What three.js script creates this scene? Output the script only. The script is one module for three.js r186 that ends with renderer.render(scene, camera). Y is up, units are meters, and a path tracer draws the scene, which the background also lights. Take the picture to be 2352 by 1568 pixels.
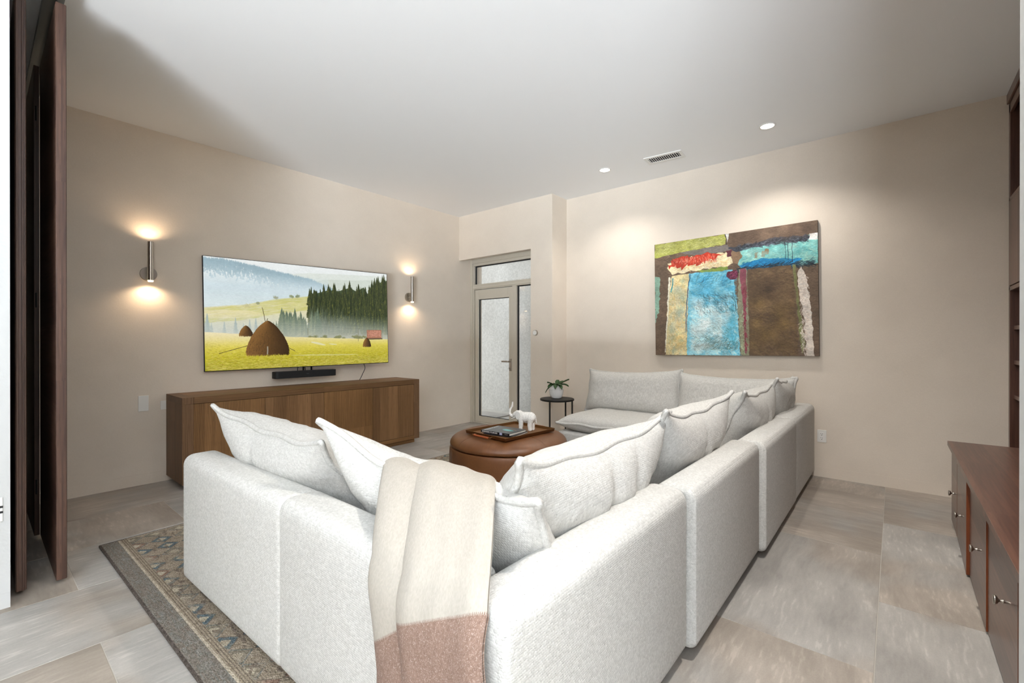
import * as THREE from 'three';
import { RoundedBoxGeometry } from 'three/addons/geometries/RoundedBoxGeometry.js';
import { mergeGeometries, mergeVertices, toCreasedNormals } from 'three/addons/utils/BufferGeometryUtils.js';
import { MarchingCubes } from 'three/addons/objects/MarchingCubes.js';
import { RectAreaLightUniformsLib } from 'three/addons/lights/RectAreaLightUniformsLib.js';

// ---------------------------------------------------------------- camera, sky, lights out of view, exposure
RectAreaLightUniformsLib.init();
const scene = new THREE.Scene();
scene.background = new THREE.Color().setRGB(0.7, 0.74, 0.78);            // bright hazy sky, enters through real openings only
const renderer = new THREE.WebGLRenderer();
renderer.toneMapping = THREE.LinearToneMapping;
renderer.toneMappingExposure = 2.1;
renderer.shadowMap.enabled = true;

const FOCAL = 1042, YAW = THREE.MathUtils.degToRad(40.11);
const camera = new THREE.PerspectiveCamera(2 * Math.atan(784 / FOCAL) * 180 / Math.PI, 1.5, 0.03, 60);
camera.position.set(0, 1.22, 0);
camera.rotation.set(-1.5 / FOCAL, YAW, 0, 'YXZ');

function areaLight(name, x, y, z, w, h, color, intensity, tx, ty, tz) {
  const l = new THREE.RectAreaLight(color, intensity, w, h);
  l.name = name; l.position.set(x, y, z); l.lookAt(tx, ty, tz); scene.add(l); return l;
}
const DAY = new THREE.Color().setRGB(0.91, 1.0, 1.09);
areaLight('unseen_window_light', 2.55, 1.4, 4.42, 4.4, 2.5, DAY, 0.4, 2.0, 1.3, 0);  // out of view behind the viewer, placed to light the near sofa backs
areaLight('unseen_ceiling_uplight', 2.55, -0.1, 6.9, 5.0, 4.0, DAY, 72, 2.55, 5, 6.9);         // out of view behind the viewer, faces up to light the ceiling

// ---------------------------------------------------------------- room numbers (metres)
const WX = -4.875, WZ = -4.906, H = 3.03, STEPZ = -4.585, STEPX = -3.216, DOORX = -3.55, HEADY = 2.395, CASEX = 0.643;

// ---------------------------------------------------------------- helpers
function mulberry(a) { return () => { a |= 0; a = a + 0x6D2B79F5 | 0; let t = Math.imul(a ^ a >>> 15, 1 | a); t = t + Math.imul(t ^ t >>> 7, 61 | t) ^ t; return ((t ^ t >>> 14) >>> 0) / 4294967296; }; }
const NS = 256, NOISE = new Float32Array(NS * NS); { const r = mulberry(7); for (let i = 0; i < NS * NS; i++) NOISE[i] = r(); }
function vnoise(x, y, px = NS, py = NS) {              // tileable value noise with period px, py
  const ix = Math.floor(x), iy = Math.floor(y), fx = x - ix, fy = y - iy, u = fx * fx * (3 - 2 * fx), v = fy * fy * (3 - 2 * fy);
  const m = (a, p) => ((a % p) + p) % p & 255;
  const x0 = m(ix, px), x1 = m(ix + 1, px), y0 = m(iy, py) * NS, y1 = m(iy + 1, py) * NS;
  const a = NOISE[y0 + x0], b = NOISE[y0 + x1], c = NOISE[y1 + x0], d = NOISE[y1 + x1];
  return a + (b - a) * u + (c - a) * v + (a - b - c + d) * u * v;
}
function fbm(x, y, px, py, oct = 4) { let s = 0, a = 0.5, t = 0; for (let i = 0; i < oct; i++) { s += a * vnoise(x, y, px, py); t += a; a *= 0.5; x *= 2; y *= 2; px *= 2; py *= 2; if (px > NS) px = NS; if (py > NS) py = NS; } return s / t; }
const clamp = (x, a = 0, b = 1) => Math.min(b, Math.max(a, x));
const mix = (a, b, t) => a + (b - a) * t;
const mix3 = (a, b, t) => [a[0] + (b[0] - a[0]) * t, a[1] + (b[1] - a[1]) * t, a[2] + (b[2] - a[2]) * t];
const sstep = (a, b, x) => { const t = clamp((x - a) / (b - a)); return t * t * (3 - 2 * t); };
function texture(w, h, fn, srgb = true) {              // fn(u, v, x, y) -> [r, g, b] in 0..255
  const d = new Uint8Array(w * h * 4);
  for (let y = 0, i = 0; y < h; y++) for (let x = 0; x < w; x++, i += 4) {
    const c = fn(x / w, y / h, x, y); d[i] = clamp(c[0], 0, 255); d[i + 1] = clamp(c[1], 0, 255); d[i + 2] = clamp(c[2], 0, 255); d[i + 3] = 255;
  }
  const t = new THREE.DataTexture(d, w, h); t.wrapS = t.wrapT = THREE.RepeatWrapping; t.magFilter = THREE.LinearFilter; t.minFilter = THREE.LinearFilter;
  if (srgb) t.colorSpace = THREE.SRGBColorSpace; t.needsUpdate = true; return t;
}
function scaled(t, sx, sy, ox = 0, oy = 0, rot = 0) { const c = t.clone(); c.repeat.set(sx, sy); c.offset.set(ox, oy); c.rotation = rot; c.needsUpdate = true; return c; }
function canvasTexture(w, h, draw) {
  const c = document.createElement('canvas'); c.width = w; c.height = h; draw(c.getContext('2d'), w, h);
  const t = new THREE.CanvasTexture(c); t.colorSpace = THREE.SRGBColorSpace; t.magFilter = THREE.LinearFilter; return t;
}
function weather(g, w, h, warp, fine, coarse, seed) {      // paint drag and grain over a drawn picture
  const im = g.getImageData(0, 0, w, h), src = im.data.slice(), d = im.data;
  for (let y = 0, i = 0; y < h; y++) for (let x = 0; x < w; x++, i += 4) {
    const a = fbm(x / 46 + seed, y / 46, 256, 256, 4) - 0.5, b = fbm(x / 46, y / 46 + seed * 2 + 9, 256, 256, 4) - 0.5, sx = clamp(Math.round(x + a * warp), 0, w - 1), sy = clamp(Math.round(y + b * warp), 0, h - 1), j = (sy * w + sx) * 4;
    const k = 1 + (fbm(x / 90 + seed, y / 70, 256, 256, 4) - 0.5) * coarse + (vnoise(x / 1.6, y / 1.6) - 0.5) * fine + (fbm(x / 14, y / 5 + seed, 256, 256, 2) - 0.5) * fine;
    d[i] = clamp(src[j] * k, 0, 255); d[i + 1] = clamp(src[j + 1] * k, 0, 255); d[i + 2] = clamp(src[j + 2] * k, 0, 255);
  }
  g.putImageData(im, 0, 0);
}
const std = (o) => new THREE.MeshStandardMaterial(o);
const phys = (o) => new THREE.MeshPhysicalMaterial(o);

const taken = new Map();
function numbered(name) { const n = taken.get(name) ?? 0; taken.set(name, n + 1); return n ? name + '_' + String(n).padStart(3, '0') : name; }
function thing(name, label, category, pos = [0, 0, 0], turn = 0, group) {
  const g = new THREE.Group(); g.name = numbered(name); g.position.set(...pos); g.rotation.y = turn; g.userData = { label, category };
  if (group) g.userData.group = group; scene.add(g); return g;
}
function part(name, geo, mat, parent, label) { const m = new THREE.Mesh(geo, mat); m.name = name; if (label) m.userData.label = label; parent.add(m); return m; }
function single(name, geo, mat, label, category, group) { const m = new THREE.Mesh(geo, mat); m.name = numbered(name); m.userData = { label, category }; if (group) m.userData.group = group; scene.add(m); return m; }
function struct(name, geo, mat, label, category) { const m = geo ? new THREE.Mesh(geo, mat) : new THREE.Group(); m.name = name; m.userData = { kind: 'structure', label, category }; scene.add(m); return m; }
const M4 = (x = 0, y = 0, z = 0, rx = 0, ry = 0, rz = 0) => new THREE.Matrix4().makeRotationFromEuler(new THREE.Euler(rx, ry, rz, 'YXZ')).setPosition(x, y, z);
function boxUV(geo, k = 1, ox = 0, oy = 0) {            // uv in metres by the dominant side
  const g = geo.index ? geo.toNonIndexed() : geo; const p = g.attributes.position, n = g.attributes.normal, uv = new Float32Array(p.count * 2);
  for (let i = 0; i < p.count; i += 3) {
    let nx = 0, ny = 0, nz = 0; for (let j = 0; j < 3; j++) { nx += Math.abs(n.getX(i + j)); ny += Math.abs(n.getY(i + j)); nz += Math.abs(n.getZ(i + j)); }
    for (let j = i; j < i + 3; j++) {
      const x = p.getX(j), y = p.getY(j), z = p.getZ(j); let u, v;
      if (nx >= ny && nx >= nz) { u = z; v = y; } else if (ny >= nx && ny >= nz) { u = x; v = z; } else { u = x; v = y; }
      uv[j * 2] = u * k + ox; uv[j * 2 + 1] = v * k + oy;
    }
  }
  g.setAttribute('uv', new THREE.BufferAttribute(uv, 2)); return g;
}
const swapUV = (g) => { const u = g.attributes.uv; for (let i = 0; i < u.count; i++) { const a = u.getX(i); u.setXY(i, u.getY(i), a); } return g; };
function box(x0, x1, y0, y1, z0, z1) { const g = new THREE.BoxGeometry(x1 - x0, y1 - y0, z1 - z0); g.translate((x0 + x1) / 2, (y0 + y1) / 2, (z0 + z1) / 2); return boxUV(g); }
function rbox(x0, x1, y0, y1, z0, z1, r = 0.004, seg = 2) { const g = new RoundedBoxGeometry(x1 - x0, y1 - y0, z1 - z0, seg, Math.min(r, (x1 - x0) / 2.01, (y1 - y0) / 2.01, (z1 - z0) / 2.01)); g.translate((x0 + x1) / 2, (y0 + y1) / 2, (z0 + z1) / 2); return boxUV(g); }
function tube(pts, r, seg = 24, radial = 8, closed = false) { return new THREE.TubeGeometry(new THREE.CatmullRomCurve3(pts.map((p) => new THREE.Vector3(...p)), closed), seg, r, radial, closed); }
function cyl(r0, r1, h, seg = 24, open = false) { return new THREE.CylinderGeometry(r0, r1, h, seg, 1, open); }
function lathe(pts, seg = 48) { return new THREE.LatheGeometry(pts.map((p) => new THREE.Vector2(p[0], p[1])), seg); }
const merge = (list) => mergeGeometries(list.map((g) => (g.index ? g.toNonIndexed() : g)));

// ---------------------------------------------------------------- materials
const T = {};
// wall paint: faint woven grain
T.wall = texture(512, 512, (u, v) => { const n = fbm(u * 7, v * 7, 7, 7, 5), f = vnoise(u * 250, v * 250, 250, 250); const k = (n - 0.5) * 7 + (f - 0.5) * 4; return [228 + k, 216 + k, 201 + k]; });
T.wallBump = texture(512, 512, (u, v) => { const n = fbm(u * 110, v * 110, 110, 110, 2); return [n * 255, n * 255, n * 255]; }, false);
const wallMat = std({ map: T.wall, bumpMap: T.wallBump, bumpScale: 0.0003, roughness: 0.82 });
const whiteWall = std({ color: '#c6c7c6', bumpMap: T.wallBump, bumpScale: 0.0005, roughness: 0.85 });
const farWall = std({ color: '#a99c8b', roughness: 0.85 });  // unseen walls, darker to cut light bounced onto the sofa
const ceilMat = std({ color: '#f5f5f5', roughness: 0.95 });
// floor tiles: cloudy porcelain streaked along the tile
function tileTexture(seed, base, warm) {
  const cross = seed > 2 && seed < 3;
  return texture(512, 1024, (u, v) => {
    const a = (cross ? u * 0.6 : v * 1.2), b = (cross ? v * 1.2 : u * 0.6);                  // metres along and across the streaks
    const w = fbm(a * 3 + seed * 5.3, b * 3 + seed * 2.7, 256, 256, 3) - 0.5;
    const streak = fbm(a * 2.6 + seed * 13, b * 17 + w * 1.6 + seed * 3.1, 256, 256, 4), fine = fbm(a * 16 + seed * 7, b * 95 + w * 3 + seed * 4.1, 256, 256, 3);
    const cloud = fbm(u * 2.2 + seed * 9.1 + w, v * 4.1 + seed * 1.7, 256, 256, 4), grain = vnoise(u * 240, v * 250 + seed * 3);
    const ru = fbm(u * 1.6 + seed * 3.9, v * 2.6 + seed * 7.3, 256, 256, 3), c = mix3(base, warm, sstep(0.42, 0.68, ru));
    const chalk = sstep(0.60, 0.80, fine) * sstep(0.45, 0.65, cloud) * 11, k = (streak - 0.5) * 26 + (cloud - 0.5) * 34 + (fine - 0.5) * 16 + (grain - 0.5) * 7 + chalk;
    return [c[0] + k, c[1] + k * 0.98, c[2] + k * 0.95];
  });
}
T.tiles = [tileTexture(1, [163, 159, 153], [160, 150, 139]), tileTexture(2.3, [161, 157, 151], [160, 150, 139]), tileTexture(4.1, [163, 159, 153], [158, 149, 139])];
const tileMats = T.tiles.map((t) => std({ map: t, bumpMap: t, bumpScale: 0.0005, roughness: 0.45 }));
const groutMat = std({ color: '#b3ada3', roughness: 0.95 });
// boucle upholstery: rows of nubby yarn, colour darker in the gaps between
const BC = 60, BR = 76;
const boucle = (() => {
  const r = mulberry(21), jx = [], jy = [], js = [], jb = [];
  for (let i = 0; i < BC * BR; i++) { jx.push((r() - 0.5) * 0.26); jy.push((r() - 0.5) * 0.2); js.push(0.85 + r() * 0.35); jb.push(r()); }
  const W = 1024, h = new Float32Array(W * W), b = new Float32Array(W * W);
  for (let y = 0; y < W; y++) for (let x = 0; x < W; x++) {
    const cy = y / W * BR; let best = 0, bb = 0;
    for (let dj = -1; dj <= 1; dj++) {
      const row = Math.floor(cy) + dj, rr = (row + BR) % BR, cx = x / W * BC - (rr % 2) * 0.5;
      for (let di = -1; di <= 1; di++) {
        const col = Math.floor(cx) + di, cc = (col + BC) % BC, k = rr * BC + cc;
        const dx = (cx - col - 0.5 - jx[k]) / 0.70, dy = (cy - row - 0.5 - jy[k]) / 0.68;
        const q = 1 - (dx * dx + dy * dy) / js[k]; if (q > best) { best = q; bb = jb[k]; }
      }
    }
    h[y * W + x] = Math.sqrt(best); b[y * W + x] = bb;
  }
  return { W, h, b };
})();
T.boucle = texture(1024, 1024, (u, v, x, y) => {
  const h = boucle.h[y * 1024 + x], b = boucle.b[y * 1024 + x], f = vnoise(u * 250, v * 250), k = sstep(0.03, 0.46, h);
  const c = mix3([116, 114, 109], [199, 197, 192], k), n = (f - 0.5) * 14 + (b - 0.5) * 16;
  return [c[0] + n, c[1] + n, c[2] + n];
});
T.boucleBump = texture(1024, 1024, (u, v, x, y) => { const h = boucle.h[y * 1024 + x] * 215 + vnoise(u * 256, v * 256) * 40; return [h, h, h]; }, false);
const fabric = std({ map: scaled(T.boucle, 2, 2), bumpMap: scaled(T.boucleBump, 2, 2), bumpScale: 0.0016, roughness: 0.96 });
// oak
function oakTexture(seed, a, b, c, w = 512, h = 1024) {       // grain runs along v
  return texture(w, h, (u, v) => {
    const warp = fbm(u * 2 + seed * 3, v * 0.8 + seed, 256, 256, 3) - 0.5, bd = Math.floor(u * 5 + seed * 3), board = vnoise(bd * 3.7, seed * 11);
    const g = u * 34 + warp * 7 + Math.sin(v * 3.1 + bd) * 0.8 + seed * 5, ring = Math.abs(((g % 1) + 1) % 1 - 0.5) * 2;
    const fine = fbm(u * 150 + seed * 7, v * 4 + seed, 256, 256, 3), pore = sstep(0.66, 0.8, fbm(u * 240 + seed, v * 16 + seed * 5, 256, 256, 2));
    let k = mix3(a, b, clamp(fine * 1.5 - 0.25)); k = mix3(k, c, sstep(0.5, 1, ring) * 0.22 + pore * 0.3);
    const d = (board - 0.5) * 26 + (fbm(u * 3 + 9 * seed, v * 2, 256, 256, 3) - 0.5) * 22;
    return [k[0] + d, k[1] + d * 0.85, k[2] + d * 0.7];
  });
}
T.oak = [oakTexture(1, [134, 99, 64], [110, 78, 46], [78, 52, 29]), oakTexture(2.4, [136, 99, 58], [111, 77, 42], [80, 53, 29]), oakTexture(3.7, [127, 95, 66], [102, 74, 48], [74, 50, 32])];
const oak = T.oak.map((t) => std({ map: t, bumpMap: t, bumpScale: 0.0005, roughness: 0.55 }));
T.walnut = oakTexture(5.2, [92, 66, 53], [70, 48, 38], [48, 30, 23]);
const doorWood = std({ map: T.walnut, bumpMap: T.walnut, bumpScale: 0.0004, roughness: 0.45 });
T.mahog = oakTexture(6.1, [100, 66, 52], [82, 52, 41], [66, 40, 31]);
const cabWood = phys({ map: T.mahog, roughness: 0.42, clearcoat: 0.5, clearcoatRoughness: 0.25 });
const cabEdge = std({ color: '#7a3d1c', roughness: 0.4 });
const caseWood = cabWood;
T.leather = texture(1024, 1024, (u, v) => {
  const n = fbm(u * 6, v * 6, 6, 6, 5), f = fbm(u * 100, v * 100, 100, 100, 2), k = (n - 0.5) * 46 + (f - 0.5) * 8;
  return [104 + k, 64 + k * 0.75, 34 + k * 0.5];
});
T.leatherBump = texture(512, 512, (u, v) => { const n = fbm(u * 90, v * 90, 90, 90, 3) * 255; return [n, n, n]; }, false);
const leather = phys({ map: scaled(T.leather, 1, 1), bumpMap: scaled(T.leatherBump, 3, 3), bumpScale: 0.0006, roughness: 0.42, clearcoat: 0.12, clearcoatRoughness: 0.4 });
const steel = std({ color: '#b9b2a8', metalness: 1, roughness: 0.28 });
const blackMetal = std({ color: '#1d1b1a', metalness: 0.4, roughness: 0.5 });
const blackPlastic = std({ color: '#0c0d10', roughness: 0.42 });
const whitePlastic = std({ color: '#ebe9e4', roughness: 0.45 });
const frameMat = std({ color: '#d0c8b8', roughness: 0.4 });
const gasket = std({ color: '#15161a', roughness: 0.6 });
const glass = phys({ color: '#ffffff', transmission: 1, thickness: 0, roughness: 0.0, ior: 1.5 });
const whitePaint = std({ color: '#eceae6', roughness: 0.5 });

// ---------------------------------------------------------------- structure
const X1 = 5.0, Z1 = 4.5, RX = 1.02;
{ // floor: grout bed and single tiles
  const floor = struct('floor', null, null, 'cloudy beige grey porcelain tile floor laid in staggered long tiles', 'floor');
  part('grout', box(WX - 0.15, X1, -0.12, -0.0016, -5.06, Z1), groutMat, floor);
  const gw = 0.003, tiles = [];
  for (const [fu, fv] of [[0, 0], [1, 0], [0, 1], [1, 1]]) {
    const g = rbox(-0.3 + gw / 2, 0.3 - gw / 2, -0.02, 0, -0.6 + gw / 2, 0.6 - gw / 2, 0.0015, 1); const p = g.attributes.position, uv = g.attributes.uv;
    for (let i = 0; i < p.count; i++) { let u = p.getX(i) / 0.6 + 0.5, v = p.getZ(i) / 1.2 + 0.5; uv.setXY(i, fu ? 1 - u : u, fv ? 1 - v : v); }
    tiles.push(g);
  }
  const r = mulberry(5);
  for (let c = -9; c <= 8; c++) {
    const x = -0.055 + c * 0.6 + 0.3; const off = (((c % 2) + 2) % 2) === 0 ? -0.33 : -0.93;
    for (let k = -4; k <= 5; k++) {
      const z = off + k * 1.2 + 0.6; if (z - 0.6 > Z1 || z + 0.6 < -5.05 || x - 0.3 > X1 || x + 0.3 < WX) continue;
      const m = part('tile', tiles[Math.floor(r() * 4)], tileMats[Math.floor(r() * 3)], floor); m.position.set(x, 0, z);
    }
  }
}
struct('unseen_roof', box(WX - 0.5, X1 + 0.5, H + 0.15, H + 0.35, -5.1, Z1 + 0.3), std({ color: '#cfcac2', roughness: 0.9 }), 'unseen flat slab added over the room to shade the yard', 'unseen_roof');  // unseen slab above the ceiling, added to shade the yard wall
struct('ceiling', box(WX - 0.15, X1 + 0.15, H, H + 0.15, -5.06, Z1 + 0.15), ceilMat, 'smooth white ceiling of the room', 'ceiling');
struct('wall_left', box(WX - 0.15, WX, -0.12, H, -5.06, Z1 + 0.15), wallMat, 'beige painted wall carrying the television and two sconces', 'wall');
struct('wall_back', box(DOORX + 0.01, RX + 0.12, -0.12, H, WZ - 0.154, WZ), wallMat, 'beige painted wall behind the abstract painting', 'wall');
{
  const w = struct('wall_corner', null, null, 'beige wall pier and header around the glazed door', 'wall');
  part('pier', box(DOORX, STEPX, -0.12, H, -5.06, STEPZ), wallMat, w);
  part('header', box(WX, DOORX, HEADY, H, -4.64, STEPZ), wallMat, w); part('header_back', box(WX, DOORX, 2.5, H, -5.06, -4.64), wallMat, w);
}
struct('wall_right', box(RX, RX + 0.12, -0.12, H, WZ, -0.75), wallMat, 'beige wall behind the built-in dark wood bookcase', 'wall');
struct('wall_front', box(0.128, X1 + 0.15, -0.12, H, -0.9, -0.75), whiteWall, 'white wall end beside the wide opening', 'wall');
{
  const w = struct('wall_jamb', null, null, 'white wall end beside the stacked dark wood doors', 'wall');
  part('wall_body', box(WX, -3.1, 0.07, H, -0.108, 0.05), whiteWall, w);
  part('wall_base', box(WX, -3.1, -0.12, 0.0695, -0.108, 0.05), whiteWall, w);
}
{ // unseen room behind the viewer: rear window placed to let light onto the ceiling
  struct('wall_side', box(X1, X1 + 0.15, -0.12, H, -0.75, Z1), farWall, 'unseen taupe side wall behind the viewer, kept dark to limit bounced light', 'wall');
  const rear = struct('wall_rear', null, null, 'unseen taupe wall behind the viewer with a wide opening placed to let light in', 'wall'), sa = 0.3, sb = 4.8, y0 = 0.1, y1 = 2.7;
  part('wall_body', merge([box(WX, sa, -0.12, H, Z1, Z1 + 0.15), box(sb, X1 + 0.15, -0.12, H, Z1, Z1 + 0.15), box(sa, sb, -0.12, y0, Z1, Z1 + 0.15), box(sa, sb, y1, H, Z1, Z1 + 0.15)]), farWall, rear);
  const f = struct('window_1', null, null, 'unseen wide white framed window behind the viewer, placed to let light in', 'window');
  for (const x of [sa, 2.52, sb - 0.06]) part('window_post', box(x, x + 0.06, y0, y1, Z1 + 0.05, Z1 + 0.1), whitePaint, f);
  for (const y of [y0, y1 - 0.06]) part('window_rail', box(sa + 0.06, sb - 0.06, y, y + 0.06, Z1 + 0.05, Z1 + 0.1), whitePaint, f);
  struct('ground_unseen', box(-12, 18, -0.4, -0.12, Z1 + 0.15, 24), std({ color: '#c4c2be', roughness: 0.95 }), 'unseen pale ground added outside the window behind the viewer', 'ground');  // unseen ground, added to throw light up through the window
}
struct('baseboard_left', box(WX, WX + 0.002, 0.0, 0.09, -4.8, -0.11), wallMat, 'thin beige baseboard under the television wall', 'baseboard');
struct('baseboard_back', box(STEPX, CASEX - 0.02, 0.0, 0.09, WZ, WZ + 0.002), wallMat, 'thin beige baseboard under the painting wall', 'baseboard');
{ // exterior behind the glazed door
  T.stucco = texture(512, 512, (u, v) => { const n = fbm(u * 60, v * 60, 60, 60, 3), m = fbm(u * 4, v * 4, 4, 4, 3); const k = (n - 0.5) * 34 + (m - 0.5) * 18; return [203 + k, 202 + k, 196 + k]; });
  const st = std({ map: scaled(T.stucco, 0.8, 0.8), bumpMap: scaled(T.stucco, 0.8, 0.8), bumpScale: 0.01, roughness: 0.95 });
  struct('wall_outside', box(-5.87, -1.5, -0.3, 3.4, -6.2, -6.0), st, 'rough pale stucco garden wall seen through the glass', 'wall');
  struct('added_side_wall', box(-2.7, -2.5, -0.3, 3.4, -6.0, -5.07), st, 'unseen stucco wall added to shade the small yard', 'wall');  // out of view, added to keep direct light off the stucco
  struct('ground_outside', box(-9, 0, -0.4, -0.02, -12, -5.065), std({ color: '#c6c3bb', roughness: 0.95 }), 'pale paving outside the glazed door', 'ground');
}
{ // glazed door with transom and side light
  const d = struct('door_1', null, null, 'greige aluminium framed glass door with transom and side light', 'door');
  const zf = -4.83, zb = -4.91, xl = WX, xr = -3.46;
  const F = (x0, x1, y0, y1, dz = 0, th = 0.08) => rbox(x0, x1, y0, y1, zf - th + dz, zf + dz, 0.004);
  part('frame', merge([F(xl, -4.812, 0, 2.5), F(-4.815, xr, 2.335, 2.5, -0.002, 0.076), F(-4.815, xr - 0.055, 1.985, 2.06, -0.003, 0.074), F(-4.07, -3.995, 0.015, 1.99, -0.0045, 0.07), F(xr - 0.06, xr, 0, 2.5), F(xl, -4.83, 0, 2.5, 0.02, 0.019), F(-4.832, xr - 0.002, 2.37, 2.5, 0.018, 0.02), F(-4.832, xr - 0.002, 2.42, 2.5, 0.032, 0.02), F(-4.83, xr - 0.065, 2.0, 2.035, 0.012, 0.02), F(-4.815, xr - 0.055, -0.002, 0.02, -0.005, 0.07)]), frameMat, d);
  part('gasket', merge([F(-4.812, -4.797, 2.06, 2.335, -0.03, 0.02), F(-4.8, xr - 0.06, 2.32, 2.335, -0.03, 0.02), F(-3.995, -3.978, 0.08, 1.985, -0.03, 0.02), F(-3.99, xr - 0.06, 1.972, 1.985, -0.03, 0.02)]), gasket, d);
  part('transom_pane', box(-4.812, xr - 0.06, 2.06, 2.335, -4.875, -4.869), glass, d);
  part('side_pane', box(-3.995, xr - 0.06, 0.08, 1.985, -4.875, -4.869), glass, d);
  part('side_sill', F(-3.995, xr - 0.06, 0.02, 0.08), frameMat, d);
  const leaf = part('door_leaf', merge([F(-4.80, -4.732, 0.022, 1.975, -0.012, 0.06), F(-4.135, -4.075, 0.022, 1.975, -0.012, 0.06), F(-4.732, -4.135, 1.835, 1.975, -0.012, 0.06), F(-4.732, -4.135, 0.022, 0.105, -0.012, 0.06)]), frameMat, d);
  part('pane', box(-4.735, -4.13, 0.1, 1.84, -4.878, -4.872), glass, leaf);
  part('glazing_seal', merge([F(-4.732, -4.722, 0.105, 1.835, -0.03, 0.02), F(-4.732, -4.135, 1.827, 1.835, -0.03, 0.02), F(-4.732, -4.135, 0.105, 0.112, -0.03, 0.02)]), gasket, leaf);
  const lever = merge([rbox(-4.225, -4.095, 0.92, 0.942, zf + 0.035, zf + 0.052, 0.006), cyl(0.011, 0.011, 0.055, 16).applyMatrix4(M4(-4.105, 0.931, zf + 0.015, Math.PI / 2)), rbox(-4.125, -4.085, 0.80, 0.97, zf - 0.012, zf - 0.004, 0.003), cyl(0.011, 0.011, 0.03, 16).applyMatrix4(M4(-4.105, 0.835, zf + 0.005, Math.PI / 2))].map((g) => { const q = g.index ? g.toNonIndexed() : g; return q; }));
  part('handle', lever, steel, leaf, 'brushed metal lever handle');
}
{ // left: folded dark wood doors and their ceiling track
  const mk = (z0, z1, x0, label, proud) => {
    const t = thing('folding_door', label, 'door', [-3.2, 0.02, (z0 + z1) / 2], 0, 'folded wood door panels');
    const w = (z1 - z0) / 2;
    part('panel', swapUV(rbox(x0 + 3.2, -0.004, 0, 2.895, -w, w, 0.003)), doorWood, t);
    part('edge', rbox(-0.006, 0, 0.001, 2.894, -w + 0.0015, w - 0.0015, 0.002), doorWood, t, 'worn reddish brown wood edge strip');
    if (proud) for (const dz of [-0.007, 0.012]) part('groove_bead', rbox(-0.002, 0.004, 0.001, 2.89, dz - 0.004, dz + 0.004, 0.002), doorWood, t);
    return t;
  };
  mk(-0.305, -0.265, -4.04, 'dark wood folding door panel with a worn reddish edge standing by the rug', false);
  mk(-0.165, -0.128, -4.04, 'dark wood folding door panel with a grooved edge beside the white jamb', true);
  { const t = thing('folding_door', 'dark wood folding door leaf in the gap between the edge panels', 'door', [-4.45, 0.02, -0.251], 0, 'folded wood door panels');
    part('panel', rbox(-0.39, 0.405, 0, 2.895, -0.0125, 0.0115, 0.002), doorWood, t); part('hinge', merge([0.3, 1.45, 2.6].map((y) => cyl(0.004, 0.004, 0.09, 10).translate(0.408, y, 0.002))), blackMetal, t); }
  const tr = struct('trim_1', null, null, 'grey metal ceiling track of the folding doors', 'track');
  part('rail', merge([box(WX, -3.05, H - 0.035, H, -0.31, -0.285), box(WX, -3.05, H - 0.035, H, -0.255, -0.235), box(WX, -3.05, H - 0.012, H, -0.285, -0.255), box(WX, -3.05, H - 0.035, H, -0.17, -0.15)]), std({ color: '#8c9090', metalness: 0.6, roughness: 0.45 }), tr);
}
{ // right: built-in bookcase set in the wall
  const b = thing('bookcase', 'tall dark wood built-in bookcase with open shelves and a flat panel', 'bookcase', [CASEX, 0, -2.9]);
  const L = (x0, x1, y0, y1, z0, z1) => rbox(x0 - CASEX, x1 - CASEX, y0, y1, z0 + 2.9, z1 + 2.9, 0.003);
  const x0 = CASEX, x1 = RX - 0.01, z0 = -4.9, z1 = -0.92;
  part('back_panel', L(x1 - 0.012, x1, 0, H - 0.01, z0, z1), caseWood, b);
  part('crown', L(x0 - 0.012, x1, 2.955, H - 0.005, z0, z1), caseWood, b);
  part('top_rail', L(x0, x0 + 0.02, 2.88, 2.95, z0, z1), caseWood, b);
  for (const z of [-4.9, -3.57, -2.24, -0.965]) part('upright', L(x0, x1, 0, 2.95, z, z + 0.045), caseWood, b);
  for (const [y, n] of [[2.235, 1], [1.585, 1], [1.30, 0], [1.05, 0], [0.8, 0]]) part('shelf', L(x0 + (n ? 0 : 0.02), x1, y, y + 0.03, z0, z1), caseWood, b);
  for (let k = 0; k < 3; k++) part('panel_door', L(x0 - 0.004, x0 + 0.016, 1.62, 2.23, z0 + 0.05 + k * 1.33, z0 + 1.325 + k * 1.33), caseWood, b);
}
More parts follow.
